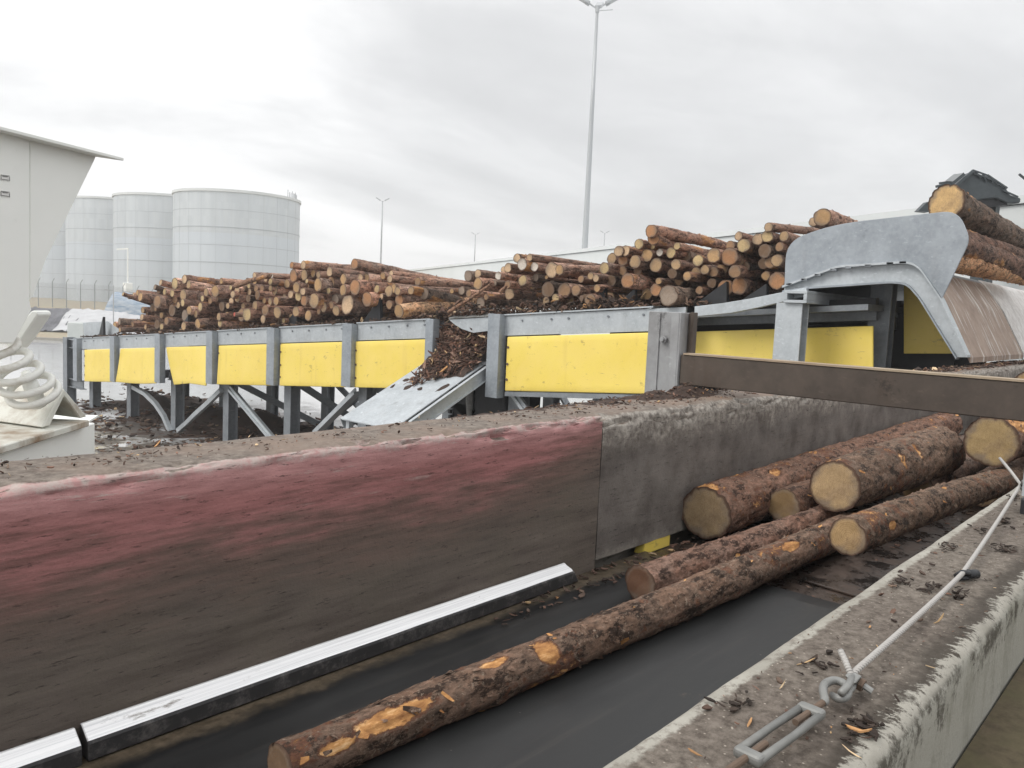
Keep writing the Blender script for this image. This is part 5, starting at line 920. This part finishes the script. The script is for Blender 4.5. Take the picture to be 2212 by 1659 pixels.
litter('bark_litter', [((R_(-1, 3.85), R_(2.76, 3.09), WT+.006), (0, 0, 1), rnd.choice((.4, .6, 1))) for _ in range(420)]+[((cx_+rnd.gauss(0, .05), cy_+rnd.gauss(0, .03), WT+.008), (0, 0, 1), .8) for cx_, cy_ in [(R_(.3, 3.8), R_(2.8, 3.05)) for _ in range(13)] for _ in range(12)], .022, 'scattered bark crumbs along the red wall top', 'bark litter', .07)
litter('bark_litter', [((R_(7, 24), R_(2.78, 3.13), WT+.01), (0, 0, 1), 1) for _ in range(700)], .10, 'bark strips along the far part of the trough wall top', 'bark litter', .08)
litter('bark_litter', [((R_(.6, 6), R_(.335, .555), WT+.003), (0, 0, 1), rnd.choice((.3, .4, .6, 1))) for _ in range(420)], .014, 'fine bark crumbs scattered on the near wall top', 'bark litter', .10)
litter('bark_litter', [((cx_+rnd.gauss(0, .028), cy_+rnd.gauss(0, .012), WT+.004), (0, 0, 1), 1) for cx_, cy_ in [(R_(1.1, 3.8), R_(.36, .54)) for _ in range(13)]+[(W(1870, 1540).x, W(1870, 1540).y)]*2 for _ in range(22)], .016, 'dark clumps of wet bark on the near wall by the rope', 'bark litter', .0, pal=[(.03, .022, .018), (.05, .036, .028), (.02, .016, .013)])
litter('wood_splinter', [((*W(px, py, .005)[:2], WT+.004), (0, 0, 1), 1) for px, py in ((1500, 1625), (1742, 1430), (1855, 1580), (2010, 1440), (1620, 1560), (2030, 1340), (1690, 1480), (1900, 1400), (1840, 1625))], .028, 'bright orange wood splinters on the near wall top', 'splinters', 1., nar=(.08, .2))
litter('wood_splinter', [((*onZ(px, py, WT)[:2], WT+.008), (0, 0, 1), 1) for px, py in ((98, 1008), (20, 1030), (285, 985), (340, 965), (620, 952), (905, 905))], .06, 'pale wood splinters on the red wall top', 'splinters', 1., nar=(.06, .14))
litter('bark_litter', [((R_(2.8, 5.2), R_(2.45, 2.68), FLZ+.012), (0, 0, 1), .8) for _ in range(160)]+[((R_(4, 12), R_(.7, 2.7), FLZ-.02), (0, 0, 1), 1) for _ in range(500)], .05, 'wet bark scraps on the trough floor under the grey wall', 'bark litter', .05)
RD = [(.15, .075, .052), (.22, .11, .075), (.085, .048, .036), (.27, .15, .105), (.12, .075, .055), (.055, .036, .03), (.30, .19, .14)]
DK = [(.060, .036, .027), (.11, .062, .044), (.035, .024, .019), (.15, .085, .06), (.07, .05, .038), (.20, .13, .09)]
litter('bark_litter', [((XD-.03+R_(0, .45), y, ZT(y)+.02+abs(rnd.gauss(0, .05))), (0, 0, 1), R_(.5, 1.2)) for y in [R_(7.6, 37.4) for _ in range(1700)]]+[((XD-.02+R_(0, .5), y, ZT(y)+.05+abs(rnd.gauss(0, .12))), (0, 0, 1), 1) for y in [R_(9, 15) for _ in range(700)]], .15, 'shredded bark along the top edge of the conveyor', 'bark litter', .04, flat=.45, pal=DK)
def chz(x, y):
    t = (XD+.1-x)/(XD+.1-xb); base = zt0+(zb0-zt0)*max(0, t); m = max(0, 1-abs(y-14.1)/1.0)
    if x > XD: return zt0+min(ZT(14)-zt0-.05, .35+(x-XD)*2.6)*(.5+.6*m)
    return base+.46*max(0, 1-t*3.3)**1.2*(.35+m)
heap('bark_heap', lambda u, v: Vector((u, v, chz(u, v)-.03+.09*NZ((u*4, v*4, 0)))), lin(12.3, 14.6, 30), lin(13.22, 14.9, 24), 'mass of shredded bark pouring through the gap onto the chute')
litter('bark_litter', [((x, y, chz(x, y)+R_(-.02, .10)), (-.45, 0, 1), R_(.4, 1.5)) for x, y in [(14.6-abs(rnd.gauss(0, .85)), rnd.gauss(14.05, .5)) for _ in range(3600)] if 13.2 < y < (14.93 if x > 13.95 else 14.62) and x > 12.65+.8*max(0, (14.3-y)) ], .26, 'reddish bark shreds spilling down the steel chute', 'bark litter', .05, flat=.5, pal=RD, nar=(.06, .25))
litter('bark_litter', [((XD+R_(0, .5), R_(13.0, 14.9), (lambda y_: 0)(0) or R_(zt0+.2, ZT(14)-.28)), (-.8, 0, .5), 1) for _ in range(900)]+[((XD+R_(.1, .8), R_(14.3, 14.95), R_(ZT(14)-.4, ZT(14)+.15)), (-.5, 0, .8), 1) for _ in range(160)], .20, 'bark shreds jammed in the conveyor gap', 'bark litter', .06, flat=.8, pal=RD, nar=(.06, .3))
def gh(x, y): return -.04+.75*max(0, 1-abs(x-17)/3.2)*max(0, fbm((x*.45, y*.28, 0), 1, 4, 4)+.35)+.10*max(0, fbm((x, y, 2), .8, 5, 3))
heap('bark_heap', lambda u, v: Vector((u, v, gh(u, v))), lin(11.5, 20.5, 60), lin(14, 38, 110), 'dark wet bark heaped on the yard under the conveyor')
litter('bark_litter', [((x, y, max(0.01, gh(x, y))+.02), (0, 0, 1), R_(.4, 1.4)) for x, y in [(rnd.gauss(14.5, 3.2), R_(12, 40)) for _ in range(2600)] if x > 6], .24, 'bark scraps strewn over the wet yard below the conveyor', 'bark litter', .05, pal=DK)
# ------------------------------------------------------------------ damp air
hz_ = MB(); hz_.box((-610, -610, -1), (610, 610, 44)); hz_ = hz_.build('haze', 'asphalt', kind='stuff'); hm = bpy.data.materials.new('damp_air'); hm.use_nodes = True; hn = hm.node_tree; hn.nodes.clear()
ho = hn.nodes.new('ShaderNodeOutputMaterial'); hv = hn.nodes.new('ShaderNodeVolumePrincipled'); hv.inputs['Color'].default_value = (1, 1, 1, 1); hv.inputs['Density'].default_value = .0011; hn.links.new(hv.outputs[0], ho.inputs['Volume']); hz_.data.materials[0] = hm; hz_.display_type = 'WIRE'
